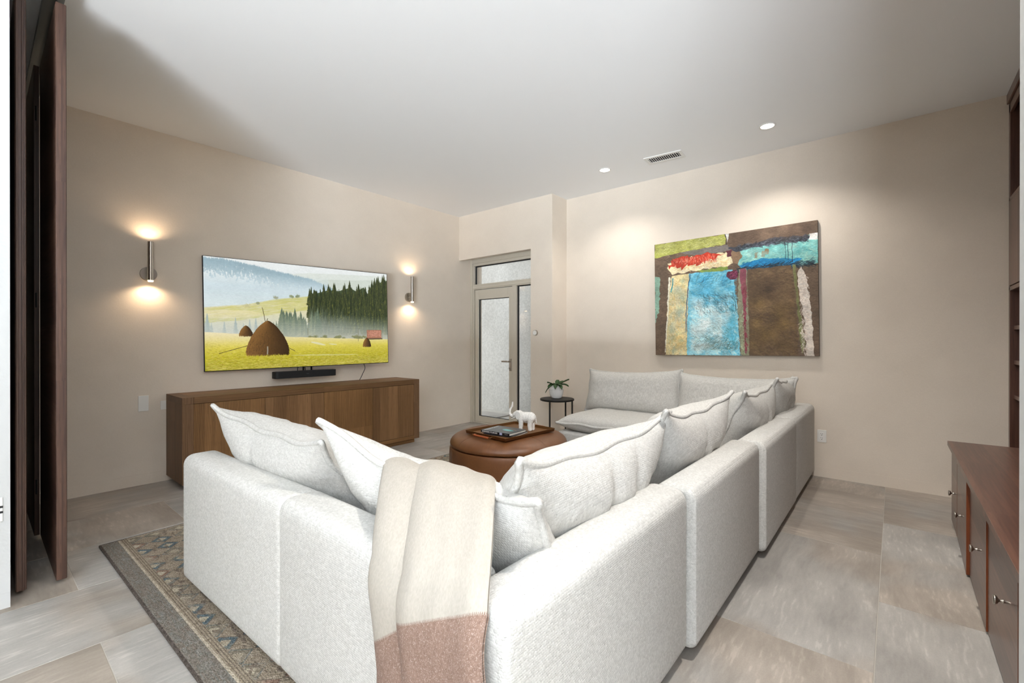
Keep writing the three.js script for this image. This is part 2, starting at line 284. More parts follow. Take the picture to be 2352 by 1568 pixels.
{ // right: low cabinet with four doors
  const c = thing('low_cabinet', 'low reddish brown wood cabinet with metal knobs along the bookcase', 'cabinet', [0.3, 0, -2.6]);
  const L = (x0, x1, y0, y1, z0, z1, r = 0.003) => rbox(x0 - 0.3, x1 - 0.3, y0, y1, z0 + 2.6, z1 + 2.6, r);
  part('carcass', L(0.318, CASEX - 0.005, 0.02, 0.51, -4.26, -0.93), cabWood, c);
  part('plinth', L(0.33, CASEX - 0.01, 0, 0.02, -4.24, -0.93), cabEdge, c);
  part('countertop', L(0.278, CASEX - 0.002, 0.51, 0.54, -4.275, -0.92, 0.002), cabWood, c);
  const zs = [-4.262, -3.906, -3.302, -2.708, -2.11, -1.51];
  for (let i = 0; i < 5; i++) {
    const w = zs[i + 1] - zs[i] - 0.004, d = new THREE.Group();
    const m = part('door', swapUV(rbox(0, 0.019, 0.012, 0.506, 0, w, 0.002)), cabWood, c);
    m.position.set(0.298 - 0.3, 0, zs[i] + 2.6 + 0.002); m.rotation.y = i === 1 ? -0.02 : i === 2 ? -0.008 : 0;
    part('edge_strip', box(-0.0005, 0.0185, 0.014, 0.504, w, w + 0.0012), cabEdge, m, 'orange brown door edge');
    const k = part('knob', lathe([[0.0045, 0], [0.0045, 0.012], [0.009, 0.014], [0.0045, 0.017], [0.0045, 0.024], [0.013, 0.029], [0.0155, 0.033], [0.0155, 0.038], [0, 0.039]], 20), steel, m, 'brushed metal knob');
    k.rotation.z = Math.PI / 2; k.position.set(0, [0.27, 0.272, 0.3, 0.335, 0.335][i], i === 0 ? w - 0.02 : w - 0.14);
  }
}
{ // air vent
  const v = thing('ceiling_vent', 'white slatted air vent set in the ceiling', 'vent', [-1.735, H - 0.008, -4.392], 0.09);
  const w = 0.18, d = 0.092;
  part('frame', merge([rbox(-w, w, 0, 0.008, d - 0.035, d, 0.002), rbox(-w, w, 0, 0.008, -d, -d + 0.035, 0.002), rbox(-w, -w + 0.03, 0, 0.008, -d + 0.0345, d - 0.0345, 0.002), rbox(w - 0.03, w, 0, 0.008, -d + 0.0345, d - 0.0345, 0.002)]), whitePaint, v);
  part('duct_shade', box(-w + 0.03, w - 0.03, 0.0065, 0.0075, -d + 0.035, d - 0.035), gasket, v);  // flat dark sheet, stands in for the shade behind the slats
  for (let i = 0; i < 15; i++) { const s = part('slat', rbox(-0.0022, 0.0022, -0.006, 0.006, -d + 0.035, d - 0.035, 0.0005, 1), whitePaint, v); s.position.set(-w + 0.04 + i * 0.02, 0.002, 0); s.rotation.z = 0.5; }
}
// recessed downlights; the aisle one is out of view, placed to light the floor
for (const [x, z, cd, label] of [[-2.345, -4.31, 1.4, 'recessed ceiling downlight between the pier and the vent'], [-0.818, -4.31, 2.1, 'recessed ceiling downlight above the abstract painting'], [-0.06, -1.9, 8, 'unseen recessed ceiling downlight placed to light the aisle beside the low cabinet']]) {
  const l = thing('recessed_light', label, 'light', [x, H, z], 0, 'recessed ceiling lights');
  part('trim_ring', lathe([[0.05, -0.001], [0.052, -0.006], [0.062, -0.006], [0.066, 0]], 40), whitePaint, l);
  part('lens', cyl(0.05, 0.05, 0.003, 32).translate(0, -0.002, 0), std({ color: '#ffffff', emissive: '#fff4e6', emissiveIntensity: 6, roughness: 0.6 }), l);
  const s = new THREE.SpotLight(new THREE.Color().setRGB(1, 0.95, 0.89), cd, 0, 1.2, 0.42, 2); s.position.set(0, -0.02, 0); s.target.position.set(0, -3, z < -4 ? 0.25 : 0); s.shadow.radius = 2; l.add(s); l.add(s.target);
}
// wall sconces: a tube on a round plate, light out of both ends
for (const [z, label] of [[-0.963, 'tubular brushed metal wall sconce above the blank wall plates'], [-3.68, 'tubular brushed metal wall sconce between television and glass door']]) {
  const s = thing('wall_sconce', label, 'sconce', [WX, 1.79, z], Math.PI / 2, 'tubular wall sconces');
  part('back_plate', cyl(0.058, 0.06, 0.022, 40).applyMatrix4(M4(0, 0, 0.011, Math.PI / 2)), steel, s);
  part('arm', cyl(0.009, 0.009, 0.05, 16).applyMatrix4(M4(0, 0, 0.04, Math.PI / 2)), steel, s);
  part('tube', merge([cyl(0.021, 0.021, 0.325, 32, true).translate(0, 0.103, 0.078), cyl(0.018, 0.018, 0.325, 32, true).translate(0, 0.103, 0.078)]), steel, s);
  const glow = std({ color: '#ffffff', emissive: '#ffd9a8', emissiveIntensity: 5, roughness: 0.6 });
  part('lamp_disc', cyl(0.018, 0.018, 0.004, 24).translate(0, 0.264, 0.078), glow, s);
  part('lamp_disc', cyl(0.020, 0.018, 0.012, 24).translate(0, -0.066, 0.078), glow, s);
  for (const [y, dir, cd] of [[0.275, 1, 0.12], [-0.08, -1, 0.2]]) {
    const p = new THREE.SpotLight(new THREE.Color().setRGB(1, 0.73, 0.47), cd, 0, 1.4, 0.5, 2); p.position.set(0, y, 0.078); p.target.position.set(0, y + dir, 0.078); p.shadow.radius = 1; s.add(p); s.add(p.target);
  }
}
// plates, outlet, thermostat
single('wall_plate', rbox(WX, WX + 0.006, 0.623, 0.755, -0.964, -0.894, 0.002), whitePlastic, 'tall blank white wall plate below the sconce', 'wall plate');
single('wall_plate', rbox(WX, WX + 0.006, 0.622, 0.70, -1.16, -1.045, 0.002), whitePlastic, 'wide white wall plate half hidden by the console', 'wall plate');
{
  const o = thing('power_outlet', 'white double power outlet low on the wall beside the sofa', 'outlet', [-0.4955, 0.366, WZ]);
  part('cover_plate', rbox(-0.034, 0.034, -0.055, 0.055, 0, 0.006, 0.002), whitePlastic, o);
  part('socket_face', rbox(-0.017, 0.017, -0.034, 0.034, 0.005, 0.0085, 0.002), std({ color: '#f2f0ec', roughness: 0.35 }), o);
  for (const y of [0.019, -0.019]) { part('slot', box(-0.008, -0.0055, y, y + 0.008, 0.008, 0.009), gasket, o); part('slot', box(0.0055, 0.008, y, y + 0.007, 0.008, 0.009), gasket, o); part('slot', box(-0.003, 0.003, y - 0.012, y - 0.007, 0.008, 0.009), gasket, o); }
}
{
  const o = thing('power_outlet', 'dark slotted outlet on the white jamb by the folding doors', 'outlet', [-3.1, 0.455, -0.07], Math.PI / 2);
  part('cover_plate', rbox(-0.034, 0.015, -0.055, 0.055, 0, 0.004, 0.002), whitePaint, o);
  for (const y of [0.012, -0.012]) part('slot', rbox(0.004, 0.0155, y - 0.005, y + 0.005, 0.003, 0.006, 0.001), gasket, o);
}
{
  const o = thing('thermostat', 'small round white thermostat on the beige pier', 'thermostat', [-3.47, 1.322, STEPZ]);
  part('ring', cyl(0.034, 0.036, 0.02, 40).applyMatrix4(M4(0, 0, 0.01, Math.PI / 2)), steel, o);
  part('face', cyl(0.028, 0.03, 0.006, 40).applyMatrix4(M4(0, 0, 0.022, Math.PI / 2)), whitePlastic, o);
}

// ---------------------------------------------------------------- media console
{
  const c = thing('media_console', 'long low oak media console with four flat doors under the television', 'console', [-4.635, 0, -2.2825]);
  const zc = 2.2825, xc = 4.635;
  const L = (x0, x1, y0, y1, z0, z1, r = 0.002) => rbox(x0 + xc, x1 + xc, y0, y1, z0 + zc, z1 + zc, r);
  const xf = -4.40, xb = -4.868, z0 = -1.085, z1 = -3.48;
  const along = (g) => { const u = g.attributes.uv, p = g.attributes.position; for (let i = 0; i < u.count; i++) u.setXY(i, (p.getX(i) + p.getY(i)) * 1.6, p.getZ(i) * 0.9); return g; };
  const upright = (g, ox) => { const u = g.attributes.uv, p = g.attributes.position; for (let i = 0; i < u.count; i++) u.setXY(i, (p.getX(i) + p.getZ(i)) * 1.7 + ox, p.getY(i) * 0.9 + ox); return g; };
  part('top', along(L(xb, xf, 0.702, 0.757, z1 + 0.079, z0 - 0.079)), oak[0], c);
  for (const [a, b] of [[z0 - 0.0785, z0], [z1, z1 + 0.0785]]) {
    part('top_end', upright(L(xb, xf, 0.702, 0.757, a, b), a), oak[2], c);
    part('side_panel', upright(L(xb, xf, 0.048, 0.7015, a, b), a * 3), oak[2], c);
  }
  part('back_panel', L(xb, xb + 0.012, 0.09, 0.70, z1 + 0.08, z0 - 0.08), oak[2], c);
  part('bottom_rail', along(L(xb + 0.02, xf - 0.002, 0.045, 0.088, z1 + 0.079, z0 - 0.079)), oak[1], c);
  part('plinth', along(L(xb + 0.03, xf - 0.03, 0, 0.045, z1 + 0.05, z0 - 0.05)), oak[1], c);
  const dz = [-1.163, -1.72, -2.281, -2.841, -3.402];
  for (let i = 0; i < 4; i++) part('door', upright(L(xf - 0.022, xf - 0.003, 0.091, 0.699, dz[i + 1] + 0.0015, dz[i] - 0.0015), i * 0.37), oak[i % 2 ? 0 : 1], c);
}

// ---------------------------------------------------------------- television and sound bar
T.screen = canvasTexture(1600, 900, (g, w, h) => {
  const r = mulberry(3), px = (t) => t * w, py = (t) => t * h, rgb = (c, a = 1) => `rgba(${Math.round(c[0])},${Math.round(c[1])},${Math.round(c[2])},${a})`;
  const area = (pts, fill) => { g.fillStyle = fill; g.beginPath(); pts.forEach(([x, y], i) => (i ? g.lineTo(px(x), py(y)) : g.moveTo(px(x), py(y)))); g.closePath(); g.fill(); };
  const down = (y0, y1, stops) => { const q = g.createLinearGradient(0, py(y0), 0, py(y1)); stops.forEach(([t, c]) => q.addColorStop(t, c)); return q; };
  const line = (pts) => (x) => { for (let i = 1; i < pts.length; i++) if (x <= pts[i][0]) return mix(pts[i - 1][1], pts[i][1], clamp((x - pts[i - 1][0]) / (pts[i][0] - pts[i - 1][0]))); return pts[pts.length - 1][1]; };
  g.fillStyle = down(0, 0.5, [[0, '#eef2f1'], [0.5, '#e2e9e8'], [1, '#d3dfe0']]); g.fillRect(0, 0, w, h);
  // far pale slopes on the right, forest ridge on the left
  area([[0.3, 0.12], [0.5, 0.07], [0.7, 0.05], [1, 0.03], [1, 0.3], [0.3, 0.3]], '#dfe5de'); area([[0.42, 0.2], [0.6, 0.12], [0.8, 0.1], [1, 0.06], [1, 0.3], [0.42, 0.3]], '#d2dad0');
  const ridge = line([[0, 0.02], [0.08, 0.018], [0.2, 0.045], [0.36, 0.095], [0.516, 0.135], [0.6, 0.19], [0.7, 0.25]]);
  for (let i = 0; i < 2600; i++) { const x = r() * 0.66, y = ridge(x) + r() * r() * 0.16, c = mix3([150, 176, 186], [176, 197, 205], clamp((y - ridge(x)) / 0.15 + r() * 0.3)); g.fillStyle = rgb(c, 0.75); g.beginPath(); const X = px(x), Y = py(y); g.moveTo(X, Y - 12 - 10 * r()); g.lineTo(X + 7, Y + 14); g.lineTo(X - 7, Y + 14); g.fill(); }
  g.fillStyle = down(0.1, 0.42, [[0, 'rgba(200,218,224,0)'], [0.45, 'rgba(206,222,228,.92)'], [1, 'rgba(216,228,228,1)']]); g.fillRect(0, py(0.1), px(0.62), py(0.34));
  // sunlit hill meadow
  const hill = line([[0, 0.445], [0.19, 0.405], [0.33, 0.345], [0.5, 0.30], [0.6, 0.28]]); { const p = []; for (let x = 0; x <= 0.6; x += 0.01) p.push([x, hill(x)]); p.push([0.6, 0.72], [0, 0.72]); const q = g.createLinearGradient(0, py(0.3), 0, py(0.66)); q.addColorStop(0, '#cdcf9c'); q.addColorStop(0.35, '#ddd8b0'); q.addColorStop(0.7, '#dcd9bd'); q.addColorStop(1, '#d4d8cc'); area(p, q); }
  for (let i = 0; i < 900; i++) { const x = r() * 0.56, y = hill(x) + 0.01 + r() * 0.13; g.fillStyle = rgb([[190, 190, 96], [222, 214, 156], [206, 200, 120]][i % 3], 0.22); g.beginPath(); g.ellipse(px(x), py(y), 20 + 40 * r(), 2 + 3 * r(), -0.12, 0, 7); g.fill(); }
  g.fillStyle = 'rgba(240,226,186,.5)'; g.beginPath(); g.ellipse(px(0.1), py(0.5), 260, 34, -0.03, 0, 7); g.fill();
  const bush = (x, y, k, c) => { for (let i = 0; i < 40; i++) { g.fillStyle = rgb(mix3(c, [200, 200, 160], r() * 0.35), 0.35); g.beginPath(); g.arc(px(x) + (r() + r() - 1) * k, py(y) - k * 0.5 + (r() + r() - 1) * k * 0.6, 3 + r() * 5, 0, 7); g.fill(); } };
  bush(0.33, 0.345, 26, [150, 155, 130]); bush(0.41, 0.325, 22, [130, 140, 105]); bush(0.445, 0.32, 26, [120, 132, 98]); bush(0.19, 0.44, 40, [196, 190, 140]); bush(0.24, 0.40, 14, [150, 155, 120]);
  // conifers: layered strokes, lit from the left
  const pine = (x, y, ht, dark, lit, al = 1) => { const X = px(x), Y = py(y), n = Math.max(8, Math.round(ht / 6)); for (let i = 0; i < n; i++) { const t = i / n, wd = ht * 0.20 * (0.12 + t) * (0.8 + 0.4 * r()), yy = Y - ht * (1 - t); for (const sgn of [-1, 1]) { g.fillStyle = rgb(mix3(dark, lit, sgn < 0 ? 0.25 + 0.75 * r() * r() : 0.25 * r()), al); g.beginPath(); g.moveTo(X, yy - ht * 0.05); g.lineTo(X + sgn * wd, yy + ht * 0.07 * (0.7 + 0.6 * r())); g.lineTo(X, yy + ht * 0.12); g.fill(); } } };
  const top = line([[0.5, 0.25], [0.516, 0.205], [0.56, 0.19], [0.617, 0.155], [0.68, 0.16], [0.75, 0.115], [0.79, 0.15], [0.84, 0.10], [0.865, 0.17], [0.92, 0.05], [1.01, 0.0]]);
  { const p = []; for (let x = 0.51; x <= 1.005; x += 0.005) p.push([x, top(x) + 0.07]); p.push([1.005, 0.74], [0.51, 0.74]); area(p, down(0.1, 0.74, [[0, '#4c5a3a'], [0.5, '#3f4d38'], [0.8, '#5a6658'], [1, '#7d8579']])); }
  for (let row = 0; row < 9; row++) for (let i = 0; i < 60; i++) { const x = 0.5 + r() * 0.52, t0 = top(x) + 0.14, y = mix(t0, 0.70, (row + r() * 0.8) / 9), haze = sstep(0.45, 0.72, y) * sstep(1.05, 0.5, x); pine(x, y, 85 + 60 * r(), mix3([34, 46, 30], [112, 124, 114], haze * 0.8), mix3([118, 120, 58], [140, 148, 128], haze), 0.95); }
  for (let i = 0; i < 50; i++) { const x = 0.305 + r() * 0.25, t = clamp((x - 0.30) / 0.06), y = 0.69 + 0.03 * r(); pine(x, y, (120 + 130 * r()) * (0.5 + 0.5 * t), [86, 104, 88], [150, 158, 120], 0.9); }
  for (const [x, ht] of [[0.012, 150], [0.03, 80], [0.085, 90], [0.135, 120], [0.17, 80], [0.2, 110], [0.23, 120], [0.26, 95]]) pine(x, 0.665, ht, [146, 166, 168], [176, 190, 186], 0.6);
  g.fillStyle = down(0.48, 0.72, [[0, 'rgba(208,214,206,0)'], [0.7, 'rgba(204,208,196,.55)'], [1, 'rgba(206,206,188,.75)']]); g.fillRect(0, py(0.48), w, py(0.26));
  for (let i = 0; i < 26; i++) bush(0.5 + r() * 0.42, 0.715 + r() * 0.02, 14 + 14 * r(), [120, 124, 84]);
  // meadow
  const mead = line([[0, 0.66], [0.39, 0.705], [0.7, 0.725], [1, 0.74]]); { const p = []; for (let x = 0; x <= 1.001; x += 0.02) p.push([x, mead(x)]); p.push([1, 1], [0, 1]); area(p, down(0.66, 1, [[0, '#eee2bc'], [0.2, '#e6d896'], [0.42, '#d8cb52'], [0.7, '#b9b022'], [1, '#98961a']])); }
  for (let i = 0; i < 15000; i++) { const t = Math.sqrt(r()), x = r(), y = mix(mead(x) + 0.004, 1, t), l = (4 + 20 * r()) * (0.4 + t); g.strokeStyle = [[242, 232, 160], [126, 128, 20], [202, 186, 60], [232, 216, 120], [150, 122, 44], [214, 206, 90]].map((c) => rgb(c, 0.3))[Math.floor(r() * 6)]; g.lineWidth = 1 + 2 * t; g.beginPath(); g.moveTo(px(x), py(y)); g.lineTo(px(x) + l, py(y) + (r() - 0.5) * 4); g.stroke(); }
  g.fillStyle = 'rgba(226,230,230,.55)'; g.beginPath(); g.ellipse(px(0.555), py(0.775), 70, 9, 0.22, 0, 7); g.fill(); g.beginPath(); g.ellipse(px(0.64), py(0.785), 40, 5, 0.1, 0, 7); g.fill(); g.fillStyle = 'rgba(222,222,190,.5)'; g.beginPath(); g.ellipse(px(0.6), py(0.893), 320, 6, 0.02, 0, 7); g.fill();
  g.strokeStyle = 'rgba(190,195,180,.45)'; g.lineWidth = 1.5; for (const y of [0.575, 0.6, 0.615]) { g.beginPath(); g.moveTo(px(0.35), py(y)); g.lineTo(px(0.98), py(y + 0.05)); g.stroke(); }
  g.fillStyle = '#7c765c'; g.fillRect(px(0.797), py(0.62), 4, py(0.14)); g.fillRect(px(0.497), py(0.62), 3, py(0.07)); g.fillRect(px(0.96), py(0.64), 4, py(0.1));
  g.fillStyle = '#a8745c'; g.fillRect(px(0.856), py(0.635), px(0.1), py(0.1)); for (let i = 0; i < 300; i++) { g.fillStyle = rgb(mix3([206, 138, 118], [226, 170, 148], r()), 0.5); g.fillRect(px(0.858 + 0.09 * r()), py(0.64 + 0.07 * r()), 10, 4); } g.fillStyle = '#54503a'; g.fillRect(px(0.856), py(0.728), px(0.104), py(0.012));
  const stack = (x, y, wd, ht) => { const X = px(x), Y = py(y), W = px(wd), H2 = py(ht), half = (t) => 0.5 * W * Math.pow(1 - Math.pow(t, 1.7), 0.72) * (t < 0.1 ? 0.94 + 0.6 * t : 1); g.fillStyle = '#4a3318'; g.beginPath(); for (let k = 0; k <= 40; k++) { const t = k / 20 - 1; g.lineTo(X + Math.sign(t || 1) * half(1 - Math.abs(t)), Y - (1 - Math.abs(t)) * H2); } g.fill(); for (let i = 0; i < W * 22; i++) { const t = Math.pow(r(), 1.15), hw = half(t), o = r() * 2 - 1, pxx = X + o * hw, pyy = Y - t * H2, shade = clamp(0.55 - 0.45 * o + 0.25 * (r() - 0.5) + 0.15 * t), l = 5 + 14 * r(); g.strokeStyle = rgb(mix3([38, 24, 10], [138, 98, 50], shade), 0.75); g.lineWidth = 1.5 + r() * 1.5; g.beginPath(); g.moveTo(pxx, pyy); g.lineTo(pxx + o * 6 + (r() - 0.5) * 8, pyy + l); g.stroke(); } };
  g.strokeStyle = '#4a3a20'; g.lineWidth = 4; for (const [a, b, c, d] of [[0.2, 0.78, 0.06, 0.85], [0.38, 0.8, 0.425, 0.845], [0.262, 0.43, 0.278, 0.58], [0.288, 0.53, 0.268, 0.62]]) { g.beginPath(); g.moveTo(px(a), py(b)); g.lineTo(px(c), py(d)); g.stroke(); }
  stack(0.182, 0.685, 0.06, 0.085); stack(0.288, 0.868, 0.215, 0.315); stack(0.855, 0.808, 0.05, 0.09);
  g.fillStyle = '#a39c8c'; g.fillRect(px(0.281), py(0.795), 9, py(0.075));
  weather(g, w, h, 4, 0.06, 0.05, 2);
});
{
  const tv = thing('television', 'large thin flat television showing a haystack meadow', 'television', [-4.762, 1.481, -2.292]);
  tv.rotation.set(0, 0, 0);
  const q = new THREE.Matrix4(); { // swivel, tilt and roll found from its corners
    const yaw = -0.086, tilt = -0.014, roll = 0.012; const u = new THREE.Vector3(0, 0, -1), v = new THREE.Vector3(0, 1, 0), n = new THREE.Vector3(1, 0, 0);
    for (const [ax, t] of [['v', yaw], ['u', tilt], ['n', roll]]) { const A = { u, v, n }[ax].clone(); for (const b of [u, v, n]) b.applyAxisAngle(A, t); }
    q.makeBasis(u, v, n);
  }
  tv.quaternion.setFromRotationMatrix(q);
  const W2 = 0.938, H2 = 0.536;
  part('case', rbox(-W2, W2, -H2, H2, -0.026, 0, 0.003), blackPlastic, tv);
  const sg = new THREE.PlaneGeometry(2 * W2 - 0.012, 2 * H2 - 0.012); sg.translate(0, 0.001, 0.0006);
  part('screen', sg, std({ color: '#020202', emissive: '#ffffff', emissiveMap: T.screen, emissiveIntensity: 0.46, roughness: 0.35 }), tv, 'bright screen showing a misty haystack meadow');
  part('back_box', rbox(-0.5, 0.4, -0.42, 0.1, -0.045, -0.024, 0.006), blackPlastic, tv);
  const cord = tube([[-4.80, 0.955, -2.975], [-4.79, 0.90, -2.985], [-4.80, 0.83, -2.96], [-4.82, 0.77, -2.94], [-4.83, 0.759, -2.938]], 0.0035, 30); tv.updateMatrixWorld(); cord.applyMatrix4(tv.matrixWorld.clone().invert()); part('power_cord', cord, blackPlastic, tv, 'thin black cord');
}
{
  const s = thing('sound_bar', 'black sound bar mounted under the television', 'sound bar', [-4.80, 0.836, -2.28]);
  const sh = new THREE.Shape(); const a = 0.325, b = 0.05, r = 0.035; sh.moveTo(-a + r, -b); sh.lineTo(a - r, -b); sh.quadraticCurveTo(a, -b, a, -b + r); sh.lineTo(a, b - r); sh.quadraticCurveTo(a, b, a - r, b); sh.lineTo(-a + r, b); sh.quadraticCurveTo(-a, b, -a, b - r); sh.lineTo(-a, -b + r); sh.quadraticCurveTo(-a, -b, -a + r, -b);
  const g = new THREE.ExtrudeGeometry(sh, { depth: 0.06, bevelEnabled: true, bevelSize: 0.004, bevelThickness: 0.004, bevelSegments: 2, curveSegments: 10 }); g.rotateX(-Math.PI / 2); g.rotateY(Math.PI / 2); g.translate(0, 0.004, 0);
  part('grille', g, std({ color: '#0d1014', roughness: 0.6 }), s);
  part('top_plate', rbox(-0.04, 0.04, 0.067, 0.0695, -0.29, 0.29, 0.001), blackPlastic, s);
  part('logo', (() => { const p = new THREE.PlaneGeometry(0.05, 0.01); p.rotateY(Math.PI / 2); p.translate(0.0546, 0.038, 0); return p; })(), std({ map: canvasTexture(256, 52, (c, w, h) => { c.fillStyle = '#0d1014'; c.fillRect(0, 0, w, h); c.fillStyle = '#5a5e64'; c.font = 'bold 44px sans-serif'; c.textAlign = 'center'; c.fillText('SONOS', w / 2, 42); }), roughness: 0.6 }), s);
  for (const z of [-0.012, -0.1]) part('bracket', rbox(-0.07, -0.052, 0.02, 0.12, z, z + 0.012, 0.002), blackMetal, s);
  part('cable', tube([[-0.02, 0.07, 0.075], [-0.03, 0.09, 0.07], [-0.035, 0.125, 0.055]], 0.0035), blackPlastic, s); part('cable', tube([[-0.02, 0.07, -0.01], [-0.03, 0.1, -0.01], [-0.035, 0.125, -0.01]], 0.0035), blackPlastic, s);
}

// ---------------------------------------------------------------- painting
T.art = canvasTexture(1500, 1215, (g, w, h) => {
  const r = mulberry(11), P = (pts) => { g.beginPath(); pts.forEach(([x, y], i) => (i ? g.lineTo(x * w, y * h) : g.moveTo(x * w, y * h))); g.closePath(); g.fill(); };
  const scrub = (x0, y0, x1, y1, cols, n, len, lw, ang = 0.3, al = 0.35) => { if (lw > 4) { al *= 1.15; len *= 0.6; n *= 1.8; } for (let i = 0; i < n; i++) { const x = mix(x0, x1, r()) * w, y = mix(y0, y1, r()) * h, a = ang + (r() - 0.5) * 1.5, l = len * (0.4 + r()); g.globalAlpha = al * (0.4 + 0.6 * r()); g.strokeStyle = cols[Math.floor(r() * cols.length)]; g.lineWidth = lw * (0.4 + r()); g.beginPath(); g.moveTo(x, y); g.quadraticCurveTo(x + Math.cos(a) * l * 0.5 + (r() - 0.5) * l * 0.3, y + Math.sin(a) * l * 0.5, x + Math.cos(a) * l, y + Math.sin(a) * l); g.stroke(); } g.globalAlpha = 1; };
  const rough = (pts, col, jit = 0.008) => { g.fillStyle = col; const q = []; for (let i = 0; i < pts.length; i++) { const a = pts[i], b = pts[(i + 1) % pts.length], n = Math.max(2, Math.ceil(Math.hypot(a[0] - b[0], a[1] - b[1]) * 45)); for (let k = 0; k < n; k++) q.push([mix(a[0], b[0], k / n) + (r() - 0.5) * jit, mix(a[1], b[1], k / n) + (r() - 0.5) * jit]); } P(q); };
  g.fillStyle = '#6b5847'; g.fillRect(0, 0, w, h); scrub(0, 0, 1, 1, ['#7d6856', '#584738', '#8a735f', '#4d3d30'], 1600, 90, 8, 0, 0.28);
  rough([[0, 0], [0.485, 0], [0.49, 0.085], [0.25, 0.095], [0.1, 0.11], [0, 0.125]], '#a9ab54'); scrub(0.01, 0.01, 0.46, 0.09, ['#c3c473', '#8c8b3c', '#b9bb62', '#d0cf92'], 320, 80, 9, -0.1, 0.4);
  g.fillStyle = '#d8d6d0'; P([[0.487, 0], [0.51, 0], [0.5, 0.07]]); g.strokeStyle = '#2a2622'; g.lineWidth = 6; g.beginPath(); g.moveTo(0.487 * w, 0); g.lineTo(0.497 * w, 0.1 * h); g.stroke();
  rough([[0.18, 0.1], [0.5, 0.09], [0.52, 0.14], [0.3, 0.15]], '#77706b');
  rough([[0.1, 0.19], [0.18, 0.15], [0.3, 0.155], [0.5, 0.15], [0.54, 0.2], [0.52, 0.26], [0.3, 0.275], [0.14, 0.285], [0.1, 0.25]], '#e8d6ad', 0.02); scrub(0.13, 0.21, 0.5, 0.26, ['#f2e6c8', '#e0c48c', '#eccf9d'], 150, 60, 12, 0, 0.6);
  rough([[0.1, 0.23], [0.13, 0.16], [0.2, 0.13], [0.27, 0.15], [0.35, 0.135], [0.42, 0.14], [0.48, 0.16], [0.42, 0.185], [0.35, 0.2], [0.3, 0.23], [0.23, 0.22], [0.2, 0.25], [0.16, 0.215]], '#c03a22', 0.022); scrub(0.13, 0.145, 0.43, 0.2, ['#d8452b', '#9c2415', '#e2836b', '#b32b1b', '#e9a48e'], 240, 46, 8, 1.4, 0.55);
  rough([[0.3, 0.275], [0.5, 0.265], [0.5, 0.295], [0.36, 0.31]], '#8ba04a');
  // right band: dark cloud, turquoise strip, blue bar
  rough([[0.54, 0.13], [0.7, 0.115], [0.97, 0.1], [1, 0.12], [1, 0.32], [0.84, 0.32], [0.6, 0.31], [0.55, 0.25]], '#84c9c2', 0.006); scrub(0.56, 0.17, 0.98, 0.29, ['#9fd9d0', '#63b4b6', '#b6dcc9', '#7cc4bd'], 380, 80, 14, -0.1, 0.45);
  rough([[0.57, 0.27], [0.7, 0.235], [0.82, 0.25], [0.92, 0.27], [0.87, 0.31], [0.6, 0.315]], '#1c83b8', 0.012); scrub(0.58, 0.26, 0.86, 0.3, ['#2794c9', '#0f6492', '#1277ad'], 160, 70, 10, 0, 0.6);
  rough([[0.52, 0.16], [0.57, 0.14], [0.59, 0.2], [0.56, 0.26], [0.53, 0.24]], '#8d7258'); for (const [x, y] of [[0.705, 0.175], [0.665, 0.18], [0.72, 0.16]]) rough([[x, y], [x + 0.022, y], [x + 0.012, y + 0.05], [x - 0.008, y + 0.05]], '#97795a', 0.01);
  rough([[0.5, 0.11], [0.62, 0.12], [0.75, 0.085], [0.88, 0.09], [0.96, 0.1], [0.95, 0.15], [0.88, 0.14], [0.8, 0.125], [0.7, 0.14], [0.55, 0.155]], '#3c414c', 0.016); scrub(0.54, 0.11, 0.94, 0.14, ['#23262e', '#565d6b', '#181a20', '#6c7480'], 260, 60, 9, -0.1, 0.5);
  rough([[0.96, 0.09], [1, 0.09], [1, 0.14], [0.955, 0.14]], '#e9e8e4');
  g.strokeStyle = '#1e2a3a'; g.lineWidth = 5; for (const x of [0.83, 0.845, 0.868]) { g.beginPath(); g.moveTo(x * w, 0.13 * h); g.lineTo((x + 0.002) * w, (0.26 + r() * 0.04) * h); g.stroke(); }
  rough([[0.49, 0.14], [0.53, 0.13], [0.52, 0.19], [0.5, 0.19]], '#5b2c37');
  scrub(0.54, 0.29, 0.97, 0.325, ['#1d2b36', '#12202b', '#2e4656'], 230, 70, 5, 0.1, 0.75);
  // lower panels
  rough([[0.0, 0.29], [0.04, 0.3], [0.03, 0.6], [0.0, 0.72]], '#86a894', 0.01);
  rough([[0.125, 0.3], [0.25, 0.295], [0.235, 0.6], [0.225, 1], [0.075, 1], [0.09, 0.6]], '#dccb98', 0.008); scrub(0.1, 0.31, 0.22, 0.99, ['#e8dcb4', '#d2b878', '#b8c4a4', '#ecdfb6', '#dcc07c'], 620, 60, 14, 1.5, 0.4);
  rough([[0.1, 0.31], [0.115, 0.31], [0.1, 0.6], [0.075, 0.98], [0.07, 0.98], [0.09, 0.6]], '#e9e2cc', 0.004); rough([[0.128, 0.32], [0.14, 0.32], [0.125, 0.45], [0.118, 0.44]], '#3a8c93', 0.006);
  rough([[0.245, 0.295], [0.53, 0.3], [0.555, 0.6], [0.57, 1], [0.225, 1], [0.235, 0.6]], '#7cc3d6', 0.006); scrub(0.25, 0.31, 0.53, 0.62, ['#4aa6c8', '#65b8d2', '#93d0dc', '#3b97bd'], 650, 70, 15, 0.3, 0.42); scrub(0.24, 0.58, 0.55, 0.99, ['#bfe2e4', '#d6ecea', '#9bd3de', '#a9dce4'], 700, 70, 16, 0.3, 0.45); scrub(0.45, 0.65, 0.56, 0.99, ['#4fb4d4', '#72c8de'], 130, 70, 12, 1.3, 0.4);
